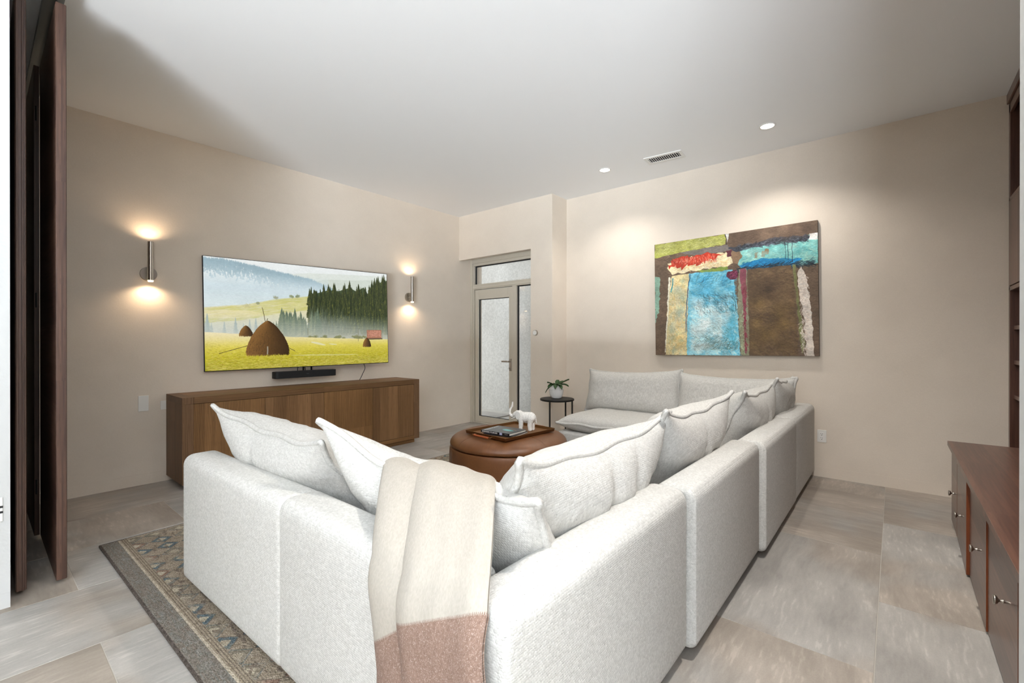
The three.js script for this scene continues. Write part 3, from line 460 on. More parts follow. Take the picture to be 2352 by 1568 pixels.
  g.strokeStyle = '#1b4d74'; g.lineWidth = 8; g.beginPath(); g.moveTo(0.255 * w, 0.3 * h); g.lineTo(0.238 * w, 0.42 * h); g.lineTo(0.226 * w, 0.6 * h); g.lineTo(0.222 * w, 0.8 * h); g.stroke();
  scrub(0.26, 0.33, 0.53, 0.45, ['#22424d', '#17313b'], 50, 60, 2.5, -0.6, 0.8); scrub(0.28, 0.47, 0.55, 0.64, ['#1c3540', '#27454c', '#10232b'], 210, 55, 2.6, 0.9, 0.8); scrub(0.24, 0.68, 0.5, 0.86, ['#2d4a4f', '#41605f'], 150, 40, 2.4, 0.4, 0.7); scrub(0.27, 0.88, 0.55, 0.96, ['#34524d', '#22383a', '#586848'], 210, 60, 2.6, -0.7, 0.75); scrub(0.1, 0.4, 0.23, 0.98, ['#5d6246', '#74724e'], 60, 45, 2.4, 1.1, 0.6);
  rough([[0.5, 0.31], [0.55, 0.31], [0.565, 0.345], [0.55, 0.38], [0.51, 0.385], [0.495, 0.35]], '#5d2236', 0.012); scrub(0.505, 0.32, 0.55, 0.37, ['#7d2f4e', '#4a1a2c', '#93466a'], 60, 30, 8, 0, 0.6);
  rough([[0.57, 0.3], [0.615, 0.3], [0.62, 0.6], [0.63, 1], [0.575, 1], [0.56, 0.6]], '#8e8d76', 0.006); rough([[0.575, 0.3], [0.61, 0.3], [0.612, 0.5], [0.605, 0.72], [0.61, 0.98], [0.6, 0.98], [0.592, 0.6], [0.58, 0.45]], '#8b4b58', 0.006); scrub(0.575, 0.62, 0.6, 0.98, ['#a8b78e', '#b9c4a2', '#8d9d78'], 80, 40, 8, 1.5, 0.5); scrub(0.595, 0.45, 0.607, 0.95, ['#9c2f4c', '#7a2038'], 60, 60, 6, 1.55, 0.6);
  rough([[0.62, 0.31], [0.86, 0.31], [0.885, 0.6], [0.895, 1], [0.625, 1]], '#66523d', 0.006); scrub(0.63, 0.33, 0.87, 0.99, ['#7a6248', '#554330', '#735b40', '#86704f', '#4c3b2b'], 1000, 80, 12, 0.2, 0.3); scrub(0.63, 0.65, 0.88, 0.99, ['#8d7038', '#7d6334'], 90, 70, 8, 0.5, 0.25); scrub(0.62, 0.35, 0.88, 0.9, ['#33291f'], 45, 55, 2.2, 0.5, 0.7);
  rough([[0.87, 0.31], [0.885, 0.31], [0.905, 0.65], [0.93, 0.9], [0.915, 0.99], [0.905, 0.9], [0.89, 0.62]], '#77784c', 0.006);
  rough([[0.895, 0.37], [0.915, 0.33], [0.945, 0.45], [0.965, 0.7], [0.975, 1], [0.935, 1], [0.925, 0.7], [0.9, 0.5]], '#ddd1c4', 0.008); scrub(0.91, 0.4, 0.945, 0.98, ['#ece4da', '#c9b7a8', '#e4d6cc'], 180, 50, 9, 1.5, 0.5);
  const wash = (x0, y0, x1, y1, cols, n, rad, al) => { for (let i = 0; i < n; i++) { const x = mix(x0, x1, r()) * w, y = mix(y0, y1, r()) * h, R = rad * (0.5 + r()), q = g.createRadialGradient(x, y, 0, x, y, R), c = cols[i % cols.length]; q.addColorStop(0, `rgba(${c},${al * (0.5 + 0.5 * r())})`); q.addColorStop(1, `rgba(${c},0)`); g.fillStyle = q; g.fillRect(x - R, y - R, 2 * R, 2 * R); } };
  wash(0.27, 0.52, 0.5, 0.95, ['224,240,238', '240,246,240'], 60, 62, 0.55); wash(0.26, 0.32, 0.5, 0.5, ['60,150,190', '150,210,222'], 34, 55, 0.45); wash(0.46, 0.6, 0.54, 0.95, ['70,175,205'], 22, 45, 0.5);
  wash(0.12, 0.33, 0.21, 0.97, ['240,232,204', '150,190,180', '222,190,120'], 50, 50, 0.45); wash(0.64, 0.36, 0.86, 0.97, ['130,104,72', '70,54,40', '140,112,60'], 60, 90, 0.35); wash(0.02, 0.02, 0.45, 0.08, ['206,206,130', '140,138,60'], 30, 50, 0.4); wash(0.6, 0.16, 0.95, 0.24, ['190,226,214', '90,180,184'], 30, 50, 0.45); wash(0.53, 0.02, 0.97, 0.08, ['140,116,96', '84,66,54'], 34, 70, 0.4);
  weather(g, w, h, 13, 0.24, 0.34, 5);
  scrub(0.26, 0.33, 0.53, 0.45, ['#22424d', '#17313b'], 40, 60, 2.2, -0.6, 0.7); scrub(0.3, 0.48, 0.55, 0.64, ['#1c3540', '#27454c', '#10232b'], 150, 50, 2.2, 0.9, 0.7); scrub(0.27, 0.7, 0.5, 0.95, ['#2d4a4f', '#41605f', '#34524d'], 190, 45, 2, 0.4, 0.6);
});
{
  const a = thing('abstract_painting', 'large abstract canvas in brown, turquoise, cream and red on the back wall', 'painting', [-1.272, 1.683, WZ + 0.004]);
  a.rotation.z = 0.0118;
  part('canvas_frame', rbox(-0.755, 0.755, -0.61, 0.61, 0, 0.036, 0.003), std({ color: '#4a3d31', roughness: 0.8 }), a);
  const g = new THREE.PlaneGeometry(1.508, 1.218); g.translate(0, 0, 0.0368);
  part('canvas', g, std({ map: T.art, roughness: 0.7 }), a);
}

// ---------------------------------------------------------------- rug
T.rug = texture(1370, 1525, (u, v, x, y) => {        // 2 mm a pixel; v = 0 is the end by the folding doors
  const X = Math.min(x, 1369 - x), Y = Math.min(y, 1524 - y), cell = (n, k) => NOISE[((Math.floor(x / n) * 37 + Math.floor(y / k) * 101) % 65536 + 65536) % 65536];
  const yarn = cell(4, 2), soft = fbm(x / 9, y / 40, 256, 256, 3), wear = fbm(x / 60, y / 26, 256, 256, 4);
  let c;
  const tan = [168, 154, 134], grey = [148, 140, 128], brown = [122, 107, 94], blue = [98, 114, 120], rust = [150, 122, 104];
  if (Y < 5 || X < 6) c = [92, 82, 74];
  else if (Y < 42) c = mix3(grey, mix3(brown, [130, 132, 126], cell(26, 3)), soft);
  else if (Y < 47) c = [204, 190, 168];
  else if (Y < 63) c = (Y % 5 < 2) ? [132, 118, 102] : [172, 157, 134];
  else if (X < 12) c = [190, 176, 156];
  else {
    const gx = x / 62, gy = y / 62, ix = Math.floor(gx), iy = Math.floor(gy), fx = Math.abs(gx - ix - 0.5), fy = Math.abs(gy - iy - 0.5), id = NOISE[(ix * 53 + iy * 131) % 65536];
    const dia = fx + fy, stepd = Math.floor(dia * 9) / 9; c = mix3(tan, [164, 148, 126], wear);
    if (stepd < 0.36) c = id < 0.45 ? blue : id < 0.7 ? rust : [150, 140, 122]; if (stepd < 0.12) c = [196, 184, 160];
    if (dia > 0.42 && dia < 0.5) c = mix3(c, id > 0.5 ? [104, 112, 112] : brown, 0.7);
    c = mix3(c, tan, sstep(0.45, 0.7, wear) * 0.8); c = mix3(c, brown, sstep(0.62, 0.72, fbm(x / 24, y / 7, 256, 256, 3)) * 0.7);
  }
  const k = (yarn - 0.5) * 34 + (soft - 0.5) * 26; return [c[0] * 0.88 + k, c[1] * 0.88 + k, c[2] * 0.88 + k];
});
T.rug.anisotropy = 4;
T.pile = texture(512, 512, (u, v) => { const n = fbm(u * 128, v * 170, 128, 170, 2) * 255; return [n, n, n]; }, false);
{
  const g = new RoundedBoxGeometry(2.74, 0.011, 3.05, 2, 0.004); const p = g.attributes.position, uv = g.attributes.uv; for (let i = 0; i < p.count; i++) uv.setXY(i, p.getX(i) / 2.74 + 0.5, 0.5 + p.getZ(i) / 3.05);
  const m = single('area_rug', g, std({ map: T.rug, bumpMap: scaled(T.pile, 5, 5), bumpScale: 0.006, roughness: 1 }), 'faded grey, tan and blue patterned area rug under the sofa', 'rug');
  const a = -0.02; m.rotation.y = 0.022; m.position.set(-2.26 - 0.0, 0.0055, -2.03);
}

// ---------------------------------------------------------------- sofa modules
function profileBack(len, thick, y0, y1, rTop = 0.034) {      // cross section swept along x, centred; outer side at +z
  const s = new THREE.Shape(), t = thick / 2, rb = 0.02, b = 0.02; const T0 = t - b, Y0 = y0 + b, Y1 = y1 - b, R = rTop;
  s.moveTo(-T0 + rb, Y0); s.lineTo(T0 - rb, Y0); s.quadraticCurveTo(T0, Y0, T0, Y0 + rb); s.lineTo(T0, Y1 - R); s.quadraticCurveTo(T0, Y1, T0 - R, Y1); s.lineTo(-T0 + R, Y1); s.quadraticCurveTo(-T0, Y1, -T0, Y1 - R); s.lineTo(-T0, Y0 + rb); s.quadraticCurveTo(-T0, Y0, -T0 + rb, Y0);
  const g = new THREE.ExtrudeGeometry(s, { depth: len - 2 * b, bevelEnabled: true, bevelSize: b, bevelThickness: b, bevelSegments: 4, curveSegments: 8 });
  g.translate(0, 0, -(len - 2 * b) / 2); g.rotateY(-Math.PI / 2);      // shape x -> +z, extrusion -> -x
  const q = boxUV(toCreasedNormals(mergeVertices((() => { g.deleteAttribute('uv'); g.deleteAttribute('normal'); g.computeVertexNormals(); return g; })(), 1e-4), 0.9)); return q;
}
function pillow(o) {          // plump cushion: x width, y height from the bottom seam, z thickness
  const { w, h, t, seed = 1, pinch = 0.06, ear = 0.03, top = () => 0, creases = [], power = 2.6, soft = 0.5, nx = 64, ny = 40, wr = 1 } = o;
  const edge = (s, q) => {
    let x = w / 2 * s * (1 - pinch * 0.6 * (1 - q * q) * s * s), y = h / 2 * q * (1 - pinch * (1 - s * s) * q * q);
    const e = Math.pow(Math.abs(s), 8) * Math.pow(Math.abs(q), 8) * ear; x += Math.sign(s) * e; y += Math.sign(q) * e * 0.9;
    y += top(s) * (q + 1) / 2; return [x, y + h / 2];
  };
  const side = (f) => {
    const pos = [], idx = [], uvs = [];
    for (let j = 0; j <= ny; j++) for (let i = 0; i <= nx; i++) {
      const warp = (k) => Math.sin(k * Math.PI / 2); const s = warp(i / nx * 2 - 1), q = warp(j / ny * 2 - 1); const [x, y] = edge(s, q);
      const e = (1 - Math.pow(Math.abs(s), power)) * (1 - Math.pow(Math.abs(q), power)); let z = t / 2 * Math.pow(Math.max(e, 0), soft);
      const near = 1 - Math.min(1 - Math.abs(s), 1 - Math.abs(q));
      z *= 1 + wr * 0.10 * (fbm(s * 3.1 + seed * 7 + f, q * 2.2 + seed * 3, 256, 256, 3) - 0.5) * 2;
      z += wr * 0.012 * (fbm(s * 9 + seed * 5 + f * 3, q * 6 + seed, 256, 256, 2) - 0.5) * Math.sqrt(Math.max(e, 0));
      z *= 1 - wr * 0.10 * Math.pow(near, 6) * (vnoise((Math.abs(s) > Math.abs(q) ? q : s) * 13 + seed * 11 + f * 5, seed) - 0.2);
      for (const [c, a, wd, bow] of creases) if (f < 0) z -= a * Math.exp(-Math.pow((s - c - bow * (q * q - 0.3)) / wd, 2)) * Math.pow(Math.max(e, 0), 0.4);
      pos.push(x, y, f * z); uvs.push(x - z * s * 1.1 + seed * 0.37, y - z * q * 1.1 + seed * 0.21);
    }
    for (let j = 0; j < ny; j++) for (let i = 0; i < nx; i++) { const a = j * (nx + 1) + i, b = a + 1, c = a + nx + 1, d = c + 1; if (f > 0) idx.push(a, b, d, a, d, c); else idx.push(a, d, b, a, c, d); }
    const g = new THREE.BufferGeometry(); g.setAttribute('position', new THREE.Float32BufferAttribute(pos, 3)); g.setAttribute('uv', new THREE.Float32BufferAttribute(uvs, 2)); g.setIndex(idx); return g;
  };
  let g = mergeVertices(mergeGeometries([side(1), side(-1)]), 1e-5); g.computeVertexNormals();
  const rim = [], N = 26; const push = (s, q) => { const [x, y] = edge(s, q); rim.push([x, y, 0.006 * Math.sin(s * 9 + q * 7 + seed * 3)]); };
  for (let i = 0; i < N; i++) push(-1 + 2 * i / N, -1); for (let i = 0; i < N; i++) push(1, -1 + 2 * i / N); for (let i = 0; i < N; i++) push(1 - 2 * i / N, 1); for (let i = 0; i < N; i++) push(-1, 1 - 2 * i / N);
  const welt = tube(rim, 0.0125, 260, 7, true); { const u = welt.attributes.uv; for (let i = 0; i < u.count; i++) u.setXY(i, u.getX(i) * 2 * (w + h), u.getY(i) * 0.07); }
  return { g, welt };
}
const foot = cyl(0.02, 0.016, 0.03, 16);
function sofaModule(label, x0, x1, z0, z1, backs, seed, seatOpt) {
  // backs: list of [side, start, end, outer]; sides 'n' near (+z), 'r' right (+x), 'f' far (-z)
  const cx = (x0 + x1) / 2, cz = (z0 + z1) / 2, m = thing('sofa_section', label, 'sofa', [cx, 0.011, cz], 0, 'modular sofa sections');
  const TH = 0.17, TOP = 0.655 - 0.011, BOT = 0.026; const list = []; let sx0 = x0, sx1 = x1, sz0 = z0, sz1 = z1;
  for (const [side, a, b, outer] of backs) {
    const g = profileBack(b - a, TH, BOT, TOP);
    if (side === 'n') { g.translate((a + b) / 2 - cx, 0, outer - TH / 2 - cz); sz1 = Math.min(sz1, outer - TH); }
    if (side === 'f') { g.rotateY(Math.PI); g.translate((a + b) / 2 - cx, 0, outer + TH / 2 - cz); sz0 = Math.max(sz0, outer + TH); }
    if (side === 'r') { g.rotateY(Math.PI / 2); g.translate(outer - TH / 2 - cx, 0, (a + b) / 2 - cz); sx1 = Math.min(sx1, outer - TH); }
    list.push(g);
  }
  list.forEach((g) => part('back', g, fabric, m));
  part('base', rbox(sx0 - cx + 0.004, sx1 - cx - 0.001, 0.026, 0.29, sz0 - cz + 0.002, sz1 - cz - 0.002, 0.03, 4), fabric, m);
  const w = sx1 - sx0, d = sz1 - sz0, o = pillow({ w: w - 0.04, h: d + 0.0, t: 0.20, seed, pinch: 0.02, ear: 0.012, power: 5, soft: 0.42, wr: 0.6, ...(seatOpt || {}) });
  for (const [n, g] of [['seat_cushion', o.g], ['seat_piping', o.welt]]) { g.translate(0, -d / 2, 0); g.rotateX(-Math.PI / 2); g.translate((sx0 + sx1) / 2 - cx, 0.375, (sz0 + sz1) / 2 - cz); part(n, g, fabric, m); }
  for (const [fx, fz] of [[x0 + 0.08, z0 + 0.08], [x1 - 0.08, z0 + 0.08], [x0 + 0.08, z1 - 0.08], [x1 - 0.08, z1 - 0.08]]) { const f = part('foot', foot, blackPlastic, m); f.position.set(fx - cx, 0.015, fz - cz); }
  return m;
}
sofaModule('armless cream boucle sofa section backing onto the folding doors', -2.722, -1.694, -1.72, -0.685, [['n', -2.722, -1.694, -0.684]], 1.3).rotation.y = 0.03;
sofaModule('cream boucle corner sofa section under the draped throw', -1.688, -0.602, -1.756, -0.70, [['n', -1.688, -0.774, -0.702], ['r', -1.756, -0.70, -0.602]], 2.1);
sofaModule('cream boucle sofa section next to the corner with the throw', -1.62, -0.572, -2.824, -1.762, [['r', -2.824, -1.762, -0.572]], 3.7);
sofaModule('cream boucle sofa section next to the corner under the painting', -1.60, -0.542, -3.866, -2.832, [['r', -3.866, -2.832, -0.542]], 4.2);
sofaModule('cream boucle corner sofa section under the painting', -1.63, -0.546, -4.872, -3.872, [['f', -1.63, -0.718, -4.868], ['r', -4.872, -3.872, -0.546]], 5.5);
sofaModule('armless cream boucle sofa section beside the black side table', -2.655, -1.636, -4.872, -3.86, [['f', -2.655, -1.636, -4.872]], 6.4);

// ---------------------------------------------------------------- loose back cushions
function backCushion(label, pos, facing, lean, roll, o) {
  const c = thing('back_cushion', label, 'cushion', pos, 0, 'loose back cushions'); c.rotation.set(-lean, facing, roll, 'YXZ');
  const q = pillow(o); part('cover', q.g, fabric, c); part('piping', q.welt, fabric, c); return c;
}
const NEAR = Math.PI, RIGHT = -Math.PI / 2, FAR = 0;
// near row (local x runs towards -x)
backCushion('plump cream boucle cushion at the open end facing the console', [-2.22, 0.45, -1.135], NEAR, 0.64, 0, { w: 1.03, h: 0.475, t: 0.31, seed: 1, creases: [[0.1, 0.018, 0.05, 0.1]], top: (s) => -0.03 * (1 - s) + 0.03 * s * s });
backCushion('plump cream boucle cushion lying under the draped throw', [-1.20, 0.44, -1.165], NEAR, 0.58, 0.02, { w: 0.96, h: 0.50, t: 0.27, seed: 2, top: (s) => -0.085 + 0.115 * sstep(0.35, 1, s) + 0.02 * sstep(-0.6, -1, s), creases: [[0.35, 0.014, 0.05, -0.1]] });
// right row (local x runs towards -z ... near end is at negative s)
backCushion('plump creased cream boucle cushion nearest the draped throw', [-1.03, 0.435, -1.47], RIGHT, 0.52, 0, { w: 1.0, h: 0.505, t: 0.32, seed: 3, ear: 0.035, creases: [[-0.28, 0.028, 0.05, -0.14], [0.1, 0.024, 0.045, -0.1]], top: (s) => -0.03 * (1 - s * s) });
backCushion('plump cream boucle cushion in the middle of the long side', [-1.0, 0.45, -2.42], RIGHT, 0.50, 0, { w: 0.95, h: 0.50, t: 0.31, seed: 4, ear: 0.035, creases: [[0.12, 0.022, 0.05, -0.12]], top: (s) => -0.03 * (1 - s * s) });
backCushion('plump cream boucle cushion between middle and corner cushions', [-0.94, 0.45, -3.60], RIGHT, 0.46, 0, { w: 0.92, h: 0.475, t: 0.31, seed: 5, creases: [[0.0, 0.016, 0.05, -0.1]], top: (s) => -0.03 * (1 - s * s) });
backCushion('plump cream boucle cushion wedged in the corner on the long side', [-0.91, 0.45, -4.38], RIGHT, 0.44, 0, { w: 0.72, h: 0.48, t: 0.28, seed: 6, top: (s) => 0.02 * s });
// far row
backCushion('upright cream boucle cushion beside the side table', [-2.165, 0.452, -4.50], FAR, 0.26, 0.012, { w: 1.03, h: 0.455, t: 0.25, seed: 7, pinch: 0.03, ear: 0.016, power: 4, wr: 0.6, top: (s) => 0.012 * s - 0.02 * (1 - s * s) });
backCushion('upright cream boucle cushion against the wall under the painting', [-1.155, 0.452, -4.50], FAR, 0.26, 0, { w: 0.99, h: 0.445, t: 0.25, seed: 8, pinch: 0.03, ear: 0.016, power: 4, wr: 0.6, top: (s) => -0.02 * (1 - s * s) });

// ---------------------------------------------------------------- throw blanket
T.knit = texture(512, 2048, (u, v, x, y) => {
  const n = vnoise(x * 0.5, y * 0.5), f = fbm(u * 90, v * 300, 256, 256, 2), rib = 0.5 + 0.5 * Math.sin(x * 2.1);
  const cream = [176, 169, 158], tan = [136, 111, 98]; const tanned = v < 0.30 + 0.002 * Math.sin(x);
  const c = tanned ? mix3(tan, [196, 180, 170], sstep(0.62, 0.85, n) * 0.55) : cream, k = (f - 0.5) * (tanned ? 26 : 14) + (rib - 0.5) * 6;
  return [c[0] + k, c[1] + k, c[2] + k];
});
const knitMat = std({ map: T.knit, bumpMap: T.knit, bumpScale: 0.0012, roughness: 0.95, side: THREE.DoubleSide });
function throwSheet(path, xl, xr, off, seed, v0, skew) {
  const cur = new THREE.CatmullRomCurve3(path.map(([z, y]) => new THREE.Vector3(0, y, z))), NU = 40, NV = 120, pos = [], uv = [], idx = [], len = cur.getLength();
  const layer = (d) => { for (let j = 0; j <= NV; j++) { const t = j / NV, p = cur.getPointAt(t), tg = cur.getTangentAt(t), nz = -tg.y, ny = tg.z; const a = xl(p), b = xr(p);
    for (let i = 0; i <= NU; i++) { const s = i / NU; const fold = 0.0045 * Math.sin(s * 8 + seed + t * 2.2) + 0.0022 * Math.sin(s * 19 + seed * 2 + t * 3) + 0.01 * (fbm(s * 4 + seed, t * 7, 256, 256, 2) - 0.5); const roll = -0.018 * Math.pow(Math.abs(s * 2 - 1), 8); const o = off + d + fold * (0.45 + 0.55 * t) + roll;
      pos.push(mix(a, b, s) + 0.006 * Math.sin(t * 9 + seed), p.y - ny * o * -1, p.z - nz * o * -1); uv.push(s * 0.98 + 0.01, v0 + (1 - t) * len / 1.6 - skew * s); } } };
  layer(0); layer(-0.006); const q = (NU + 1) * (NV + 1);
  for (let j = 0; j < NV; j++) for (let i = 0; i < NU; i++) { const a = j * (NU + 1) + i, b = a + 1, c = a + NU + 1, d = c + 1; idx.push(a, c, b, b, c, d, q + a, q + b, q + c, q + b, q + d, q + c); }
  for (let j = 0; j < NV; j++) for (const i of [0, NU]) { const a = j * (NU + 1) + i, c = a + NU + 1; idx.push(a, q + a, c, c, q + a, q + c); }
  for (let i = 0; i < NU; i++) for (const j of [0, NV]) { const a = j * (NU + 1) + i, b = a + 1; idx.push(a, b, q + a, b, q + b, q + a); }
  const g = new THREE.BufferGeometry(); g.setAttribute('position', new THREE.Float32BufferAttribute(pos, 3)); g.setAttribute('uv', new THREE.Float32BufferAttribute(uv, 2)); g.setIndex(idx); g.computeVertexNormals(); return g;
}
{
  const path = [[-1.34, 0.53], [-1.27, 0.64], [-1.17, 0.725], [-1.05, 0.775], [-0.945, 0.79], [-0.85, 0.758], [-0.77, 0.71], [-0.708, 0.670], [-0.672, 0.60], [-0.668, 0.45], [-0.664, 0.16]];
  const slant = (p) => Math.max(0, -0.69 - p.z) / 0.26, drop = (p) => clamp((0.66 - p.y) / 0.3) * (p.z > -0.7 ? 1 : 0);
  const xl = (p) => -1.085 - 0.31 * Math.min(slant(p), 1.7) + 0.05 * drop(p), xr = (p) => -0.66 - 0.22 * Math.min(slant(p), 1.9) + 0.045 * drop(p);
  const a = throwSheet(path, xl, (p) => xr(p) - 0.02, 0.010, 1, 0.13, 0.16), b = throwSheet(path, (p) => mix(xl(p), xr(p), 0.33), (p) => xr(p) + 0.012, 0.020, 4, 0.066, 0.075);
  const m = new THREE.Mesh(merge([a, b]), knitMat); m.name = 'throw_blanket'; m.userData = { label: 'folded cream knit throw with a tan end draped over the corner sofa', category: 'throw' }; scene.add(m);
}

// ---------------------------------------------------------------- ottoman
{
  const o = thing('ottoman', 'large round brown leather ottoman on the rug', 'ottoman', [-2.575, 0.011, -3.01]);
  const uvm = (g) => { const p = g.attributes.position, u = g.attributes.uv; for (let i = 0; i < u.count; i++) u.setXY(i, p.getX(i) * 0.8 + p.getY(i) * 0.3, p.getZ(i) * 0.8 + p.getY(i) * 0.8); return g; };
  const r = [[0, 0.426], [0.2, 0.426], [0.34, 0.421], [0.41, 0.412], [0.455, 0.398], [0.487, 0.378], [0.503, 0.355], [0.506, 0.336], [0.498, 0.322], [0.47, 0.318]];
  const cv = new THREE.SplineCurve(r.map((q) => new THREE.Vector2(...q))).getPoints(60);
  part('lid', uvm(new THREE.LatheGeometry(cv, 96)), leather, o);
  const bd = new THREE.SplineCurve([[0.44, 0.314], [0.497, 0.313], [0.508, 0.305], [0.513, 0.25], [0.513, 0.12], [0.505, 0.055], [0.48, 0.04], [0.0, 0.04]].map((q) => new THREE.Vector2(...q))).getPoints(60);
  part('body', uvm(new THREE.LatheGeometry(bd, 96)), leather, o);
  for (let k = 0; k < 4; k++) { // upright seams of the body and curved seams of the lid
    const a = k * Math.PI / 2 + 0.42, c = Math.cos(a), s = Math.sin(a);
    part('body_seam', tube([[0.509 * c, 0.304, 0.509 * s], [0.514 * c, 0.25, 0.514 * s], [0.514 * c, 0.12, 0.514 * s], [0.506 * c, 0.056, 0.506 * s]], 0.0022, 16, 6), leather, o);
    const a2 = a - 0.2, c2 = Math.cos(a2), s2 = Math.sin(a2);
    part('lid_seam', tube([[0.0, 0.4265, 0], [0.2 * c2, 0.4265, 0.2 * s2], [0.34 * c2, 0.4215, 0.34 * s2], [0.456 * c2, 0.398, 0.456 * s2], [0.504 * c2, 0.355, 0.504 * s2], [0.5 * c2, 0.323, 0.5 * s2]], 0.0018, 30, 6), leather, o);
    const f = part('foot', cyl(0.025, 0.02, 0.042, 16), blackPlastic, o); f.position.set(0.36 * c, 0.021, 0.36 * s);
  }
}
// ---------------------------------------------------------------- tray, magazines, elephant
const brass = std({ color: '#6e4a28', metalness: 0.75, roughness: 0.38 });
const TRAY = [-2.512, 0.438, -2.965], TT = -0.085;
{
  const t = thing('serving_tray', 'rectangular bronze tray with leather wrapped handles on the ottoman', 'tray', TRAY, TT);
  const w = 0.232, l = 0.29;
  part('tray_floor', rbox(-w, w, 0, 0.006, -l, l, 0.003), std({ color: '#7a5228', metalness: 0.35, roughness: 0.45 }), t);
  const rim = (x0, x1, z0, z1, rx, rz) => { const g = new RoundedBoxGeometry(x1 - x0, 0.028, z1 - z0, 2, 0.0018); g.rotateX(rx); g.rotateZ(rz); g.translate((x0 + x1) / 2, 0.014, (z0 + z1) / 2); return g; };
  part('rim', merge([rim(-w - 0.008, -w - 0.003, -l - 0.006, l + 0.006, 0, 0.35), rim(w + 0.003, w + 0.008, -l - 0.006, l + 0.006, 0, -0.35), rim(-w - 0.006, w + 0.006, -l - 0.008, -l - 0.003, -0.35, 0), rim(-w - 0.006, w + 0.006, l + 0.003, l + 0.008, 0.35, 0)]), brass, t);
  for (const s of [1, -1]) {
    const h = part('handle_bracket', merge([tube([[-0.1, 0.016, s * (l + 0.008)], [-0.1, 0.014, s * (l + 0.04)], [-0.1, 0.012, s * (l + 0.045)]], 0.0045, 12), tube([[0.1, 0.016, s * (l + 0.008)], [0.1, 0.014, s * (l + 0.04)], [0.1, 0.012, s * (l + 0.045)]], 0.0045, 12), cyl(0.0065, 0.0065, 0.226, 14).applyMatrix4(M4(0, 0.012, s * (l + 0.045), 0, 0, Math.PI / 2))]), brass, t);
    part('leather_grip', cyl(0.0085, 0.0085, 0.18, 16).applyMatrix4(M4(0, 0.012, s * (l + 0.045), 0, 0, Math.PI / 2)), std({ color: '#9a4d26', roughness: 0.55 }), h, 'orange brown leather grip');
  }
}
{
  const cover = canvasTexture(600, 500, (g, w, h) => {
    g.fillStyle = '#3b3d3f'; g.fillRect(0, 0, w, h); const r = mulberry(8);
    for (let i = 0; i < 900; i++) { g.globalAlpha = 0.25; g.strokeStyle = ['#54524f', '#2a2c2f', '#6a5f58', '#454b50'][Math.floor(r() * 4)]; g.lineWidth = 2 + r() * 5; const x = r() * w, y = r() * h; g.beginPath(); g.moveTo(x, y); g.lineTo(x + 30 * r(), y + (r() - 0.5) * 12); g.stroke(); } g.globalAlpha = 1;
    g.strokeStyle = '#a98a76'; g.lineWidth = 14; g.beginPath(); g.ellipse(350, 215, 190, 80, 0.1, 3, 5.9); g.stroke(); g.fillStyle = '#4f9a9c'; g.beginPath(); g.ellipse(395, 250, 120, 60, 0.15, 0, 7); g.fill(); g.fillStyle = '#76bcb9'; g.beginPath(); g.ellipse(380, 240, 70, 28, 0.1, 0, 7); g.fill();
    g.save(); g.translate(52, 470); g.rotate(-Math.PI / 2); g.fillStyle = '#e9e6e0'; g.font = 'bold 52px sans-serif'; g.fillText('HIDDEN PLACES', 0, 20); g.restore();
  });
  const spine = canvasTexture(1024, 90, (g, w, h) => { g.fillStyle = '#15161a'; g.fillRect(0, 0, w, h); g.fillStyle = '#f4f2ee'; g.font = 'bold 74px sans-serif'; g.fillText('HIDDEN PLACES', 40, 72); g.fillStyle = '#aab0cf'; g.fillRect(680, 0, 90, h); g.fillStyle = '#f4f2ee'; g.font = '34px serif'; g.fillText('Travel', 860, 58); });
  const pages = std({ color: '#d9d5cb', roughness: 0.9 }), dark = std({ color: '#1b1c20', roughness: 0.4 });
  const mk = (label, pos, turn, w, d, th, top) => {
    const b = thing('book', label, 'book', pos, turn, 'books on the tray');
    part('cover', merge([box(-w, w, 0, 0.002, -d, d), box(-w, w, th - 0.002, th, -d, d), box(-w, w, 0.002, th - 0.002, d - 0.002, d)]), dark, b);
    part('pages', box(-w + 0.003, w - 0.003, 0.002, th - 0.002, -d + 0.003, d - 0.002), pages, b);
    if (top) {
      const g = new THREE.PlaneGeometry(2 * w, 2 * d); g.rotateX(-Math.PI / 2); g.translate(0, th + 0.0003, 0); part('cover_print', g, std({ map: cover, roughness: 0.3 }), b);
      const s = new THREE.PlaneGeometry(2 * w, th); s.translate(0, th / 2, d + 0.0003); part('spine_print', s, std({ map: spine, roughness: 0.35 }), b);
    }
  };
  mk('dark covered book lying under the picture book on the tray', [-2.485, TRAY[1] + 0.006, -2.87], 0.18, 0.145, 0.12, 0.012, false);
  mk('dark picture book titled Hidden Places on the tray', [-2.512, TRAY[1] + 0.018, -2.872], 0.06, 0.15, 0.118, 0.018, true);
}
